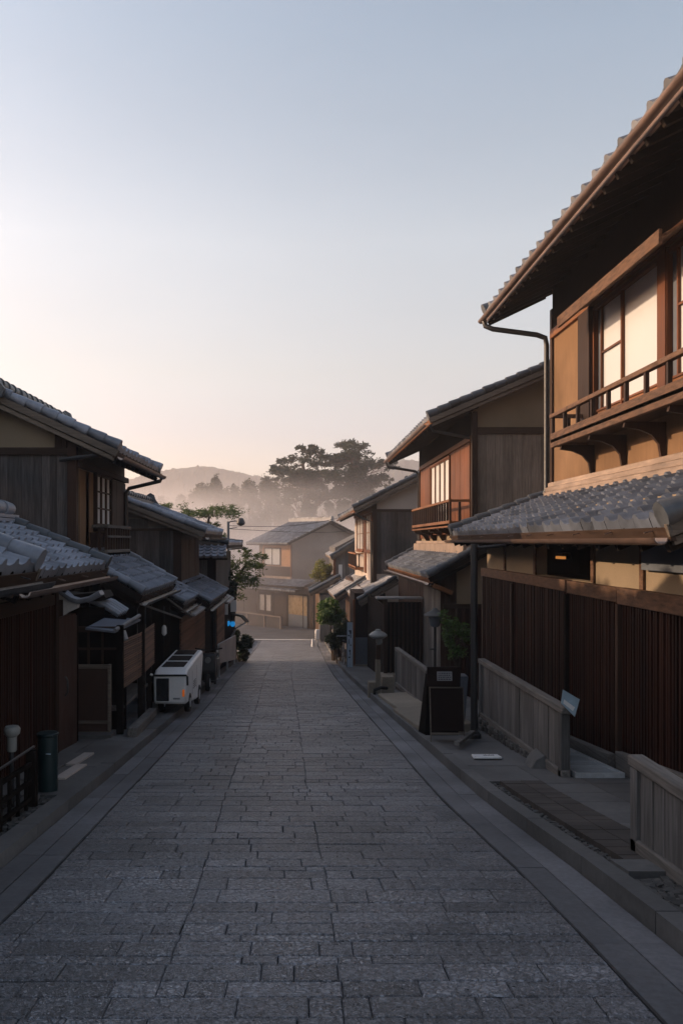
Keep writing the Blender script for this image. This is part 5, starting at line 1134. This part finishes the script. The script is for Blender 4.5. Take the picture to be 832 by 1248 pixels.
# mist lying in the valley behind the last house: a low bank whose density fades out towards its faces
m, pv, nt = volmat('mist_air', (.95,.90,.90), 1)
N = nt.nodes; L = nt.links
tc = N.new('ShaderNodeTexCoord'); mp = N.new('ShaderNodeMapping'); mp.inputs['Scale'].default_value = (.055,.035,.16)
no = N.new('ShaderNodeTexNoise'); no.inputs['Scale'].default_value = 1; no.inputs['Detail'].default_value = 4; no.inputs['Distortion'].default_value = .6
L.new(tc.outputs['Object'], mp.inputs[0]); L.new(mp.outputs[0], no.inputs['Vector'])
sx = N.new('ShaderNodeSeparateXYZ'); L.new(tc.outputs['Object'], sx.inputs[0])
def mr(src, a, b, c, d):
    k = N.new('ShaderNodeMapRange'); k.interpolation_type = 'SMOOTHSTEP'; k.inputs['From Min'].default_value = a; k.inputs['From Max'].default_value = b; k.inputs['To Min'].default_value = c; k.inputs['To Max'].default_value = d; L.new(src, k.inputs['Value']); return k.outputs[0]
def mul(a, b):
    k = N.new('ShaderNodeMath'); k.operation = 'MULTIPLY'; L.new(a, k.inputs[0])
    if isinstance(b, (int, float)): k.inputs[1].default_value = b
    else: L.new(b, k.inputs[1])
    return k.outputs[0]
d = mul(mr(no.outputs['Fac'], .37, .62, .1, 1.8), mr(sx.outputs['Z'], -1.5, 5.8, 1, 0))
d = mul(d, mul(mr(sx.outputs['Y'], 50, 76, 0.02, 1), mr(sx.outputs['Y'], 78, 100, 1, 0)))
d = mul(d, mul(mr(sx.outputs['X'], -55, -30, 0, 1), mr(sx.outputs['X'], 25, 45, 1, 0)))
L.new(mul(d, MIST), pv.inputs['Density'])
mb = MB(); mb.box(-55, 45, 45, 101, -7, 6); ms = mb.build('mist', m, origin=(0,0,0)); tag(ms, kind='stuff')
# ================================================================== LIGHT
SE, SA = R(SUN_EL), R(SUN_AZ)      # azimuth ahead of due left
sd = V((-cos(SE)*cos(SA), cos(SE)*sin(SA), sin(SE)))
sl = bpy.data.lights.new('sun', 'SUN'); sl.energy = SUN_E; sl.angle = R(.5); sl.color = (1,.70,.45)
so = bpy.data.objects.new('sun', sl); col.objects.link(so); so.rotation_euler = sd.to_track_quat('Z','Y').to_euler()
w = bpy.data.worlds.new('World'); sc.world = w; w.use_nodes = True; nt = w.node_tree; N = nt.nodes; L = nt.links
sk = N.new('ShaderNodeTexSky'); sk.sky_type = 'NISHITA'; sk.sun_disc = False; sk.sun_elevation = SE
sk.sun_rotation = math.atan2(sd.x, sd.y); sk.air_density = 1.0; sk.dust_density = SKY_DUST; sk.ozone_density = 1.5
bg = N['Background']; bg.inputs['Strength'].default_value = SKY_S
if SKY_TINT:
    tc = N.new('ShaderNodeTexCoord'); sx = N.new('ShaderNodeSeparateXYZ'); L.new(tc.outputs['Generated'], sx.inputs[0])
    cr = N.new('ShaderNodeValToRGB'); L.new(sx.outputs['Z'], cr.inputs[0]); el = cr.color_ramp.elements
    el[0].position = 0; el[0].color = (*SKY_TINT[0][1],1); el[1].position = SKY_TINT[-1][0]; el[1].color = (*SKY_TINT[-1][1],1)
    for p, c in SKY_TINT[1:-1]: e = el.new(p); e.color = (*c,1)
    mx = N.new('ShaderNodeMix'); mx.data_type = 'RGBA'; mx.blend_type = 'MULTIPLY'; mx.inputs['Factor'].default_value = 1
    L.new(sk.outputs[0], mx.inputs['A']); L.new(cr.outputs[0], mx.inputs['B']); 
    # faint uneven veil of high cloud
    nz = N.new('ShaderNodeTexNoise'); nz.inputs['Scale'].default_value = 2.2; nz.inputs['Detail'].default_value = 5; mpz = N.new('ShaderNodeMapping'); mpz.inputs['Scale'].default_value = (1,1,3.5); L.new(tc.outputs['Generated'], mpz.inputs[0]); L.new(mpz.outputs[0], nz.inputs['Vector'])
    rz = N.new('ShaderNodeMapRange'); rz.inputs['From Min'].default_value = .3; rz.inputs['From Max'].default_value = .7; rz.inputs['To Min'].default_value = .965; rz.inputs['To Max'].default_value = 1.035; L.new(nz.outputs['Fac'], rz.inputs['Value'])
    vz = N.new('ShaderNodeVectorMath'); vz.operation = 'SCALE'; L.new(mx.outputs['Result'], vz.inputs[0]); L.new(rz.outputs[0], vz.inputs['Scale']); L.new(vz.outputs[0], bg.inputs['Color'])
else: L.new(sk.outputs[0], bg.inputs['Color'])
# ================================================================== CAMERA
cd = bpy.data.cameras.new('camera'); cd.sensor_fit = 'VERTICAL'; cd.sensor_height = 36; cd.lens = 36*1000/1248
cd.shift_x = 51/1248; cd.shift_y = 36/1248; cd.clip_end = 3000; cd.clip_start = .1
co = bpy.data.objects.new('camera', cd); col.objects.link(co); co.location = (0,0,0); co.rotation_euler = (R(90),0,0); sc.camera = co
vs = sc.view_settings; vs.view_transform = 'Standard'; vs.look = 'None'; vs.exposure = EXPO; vs.gamma = 1; vs.use_curve_mapping = False
cy = sc.cycles; cy.use_denoising = True; cy.volume_step_rate = 1.0; cy.volume_max_steps = 128; cy.max_bounces = 8; cy.volume_bounces = 1; cy.diffuse_bounces = 4; cy.transparent_max_bounces = 8
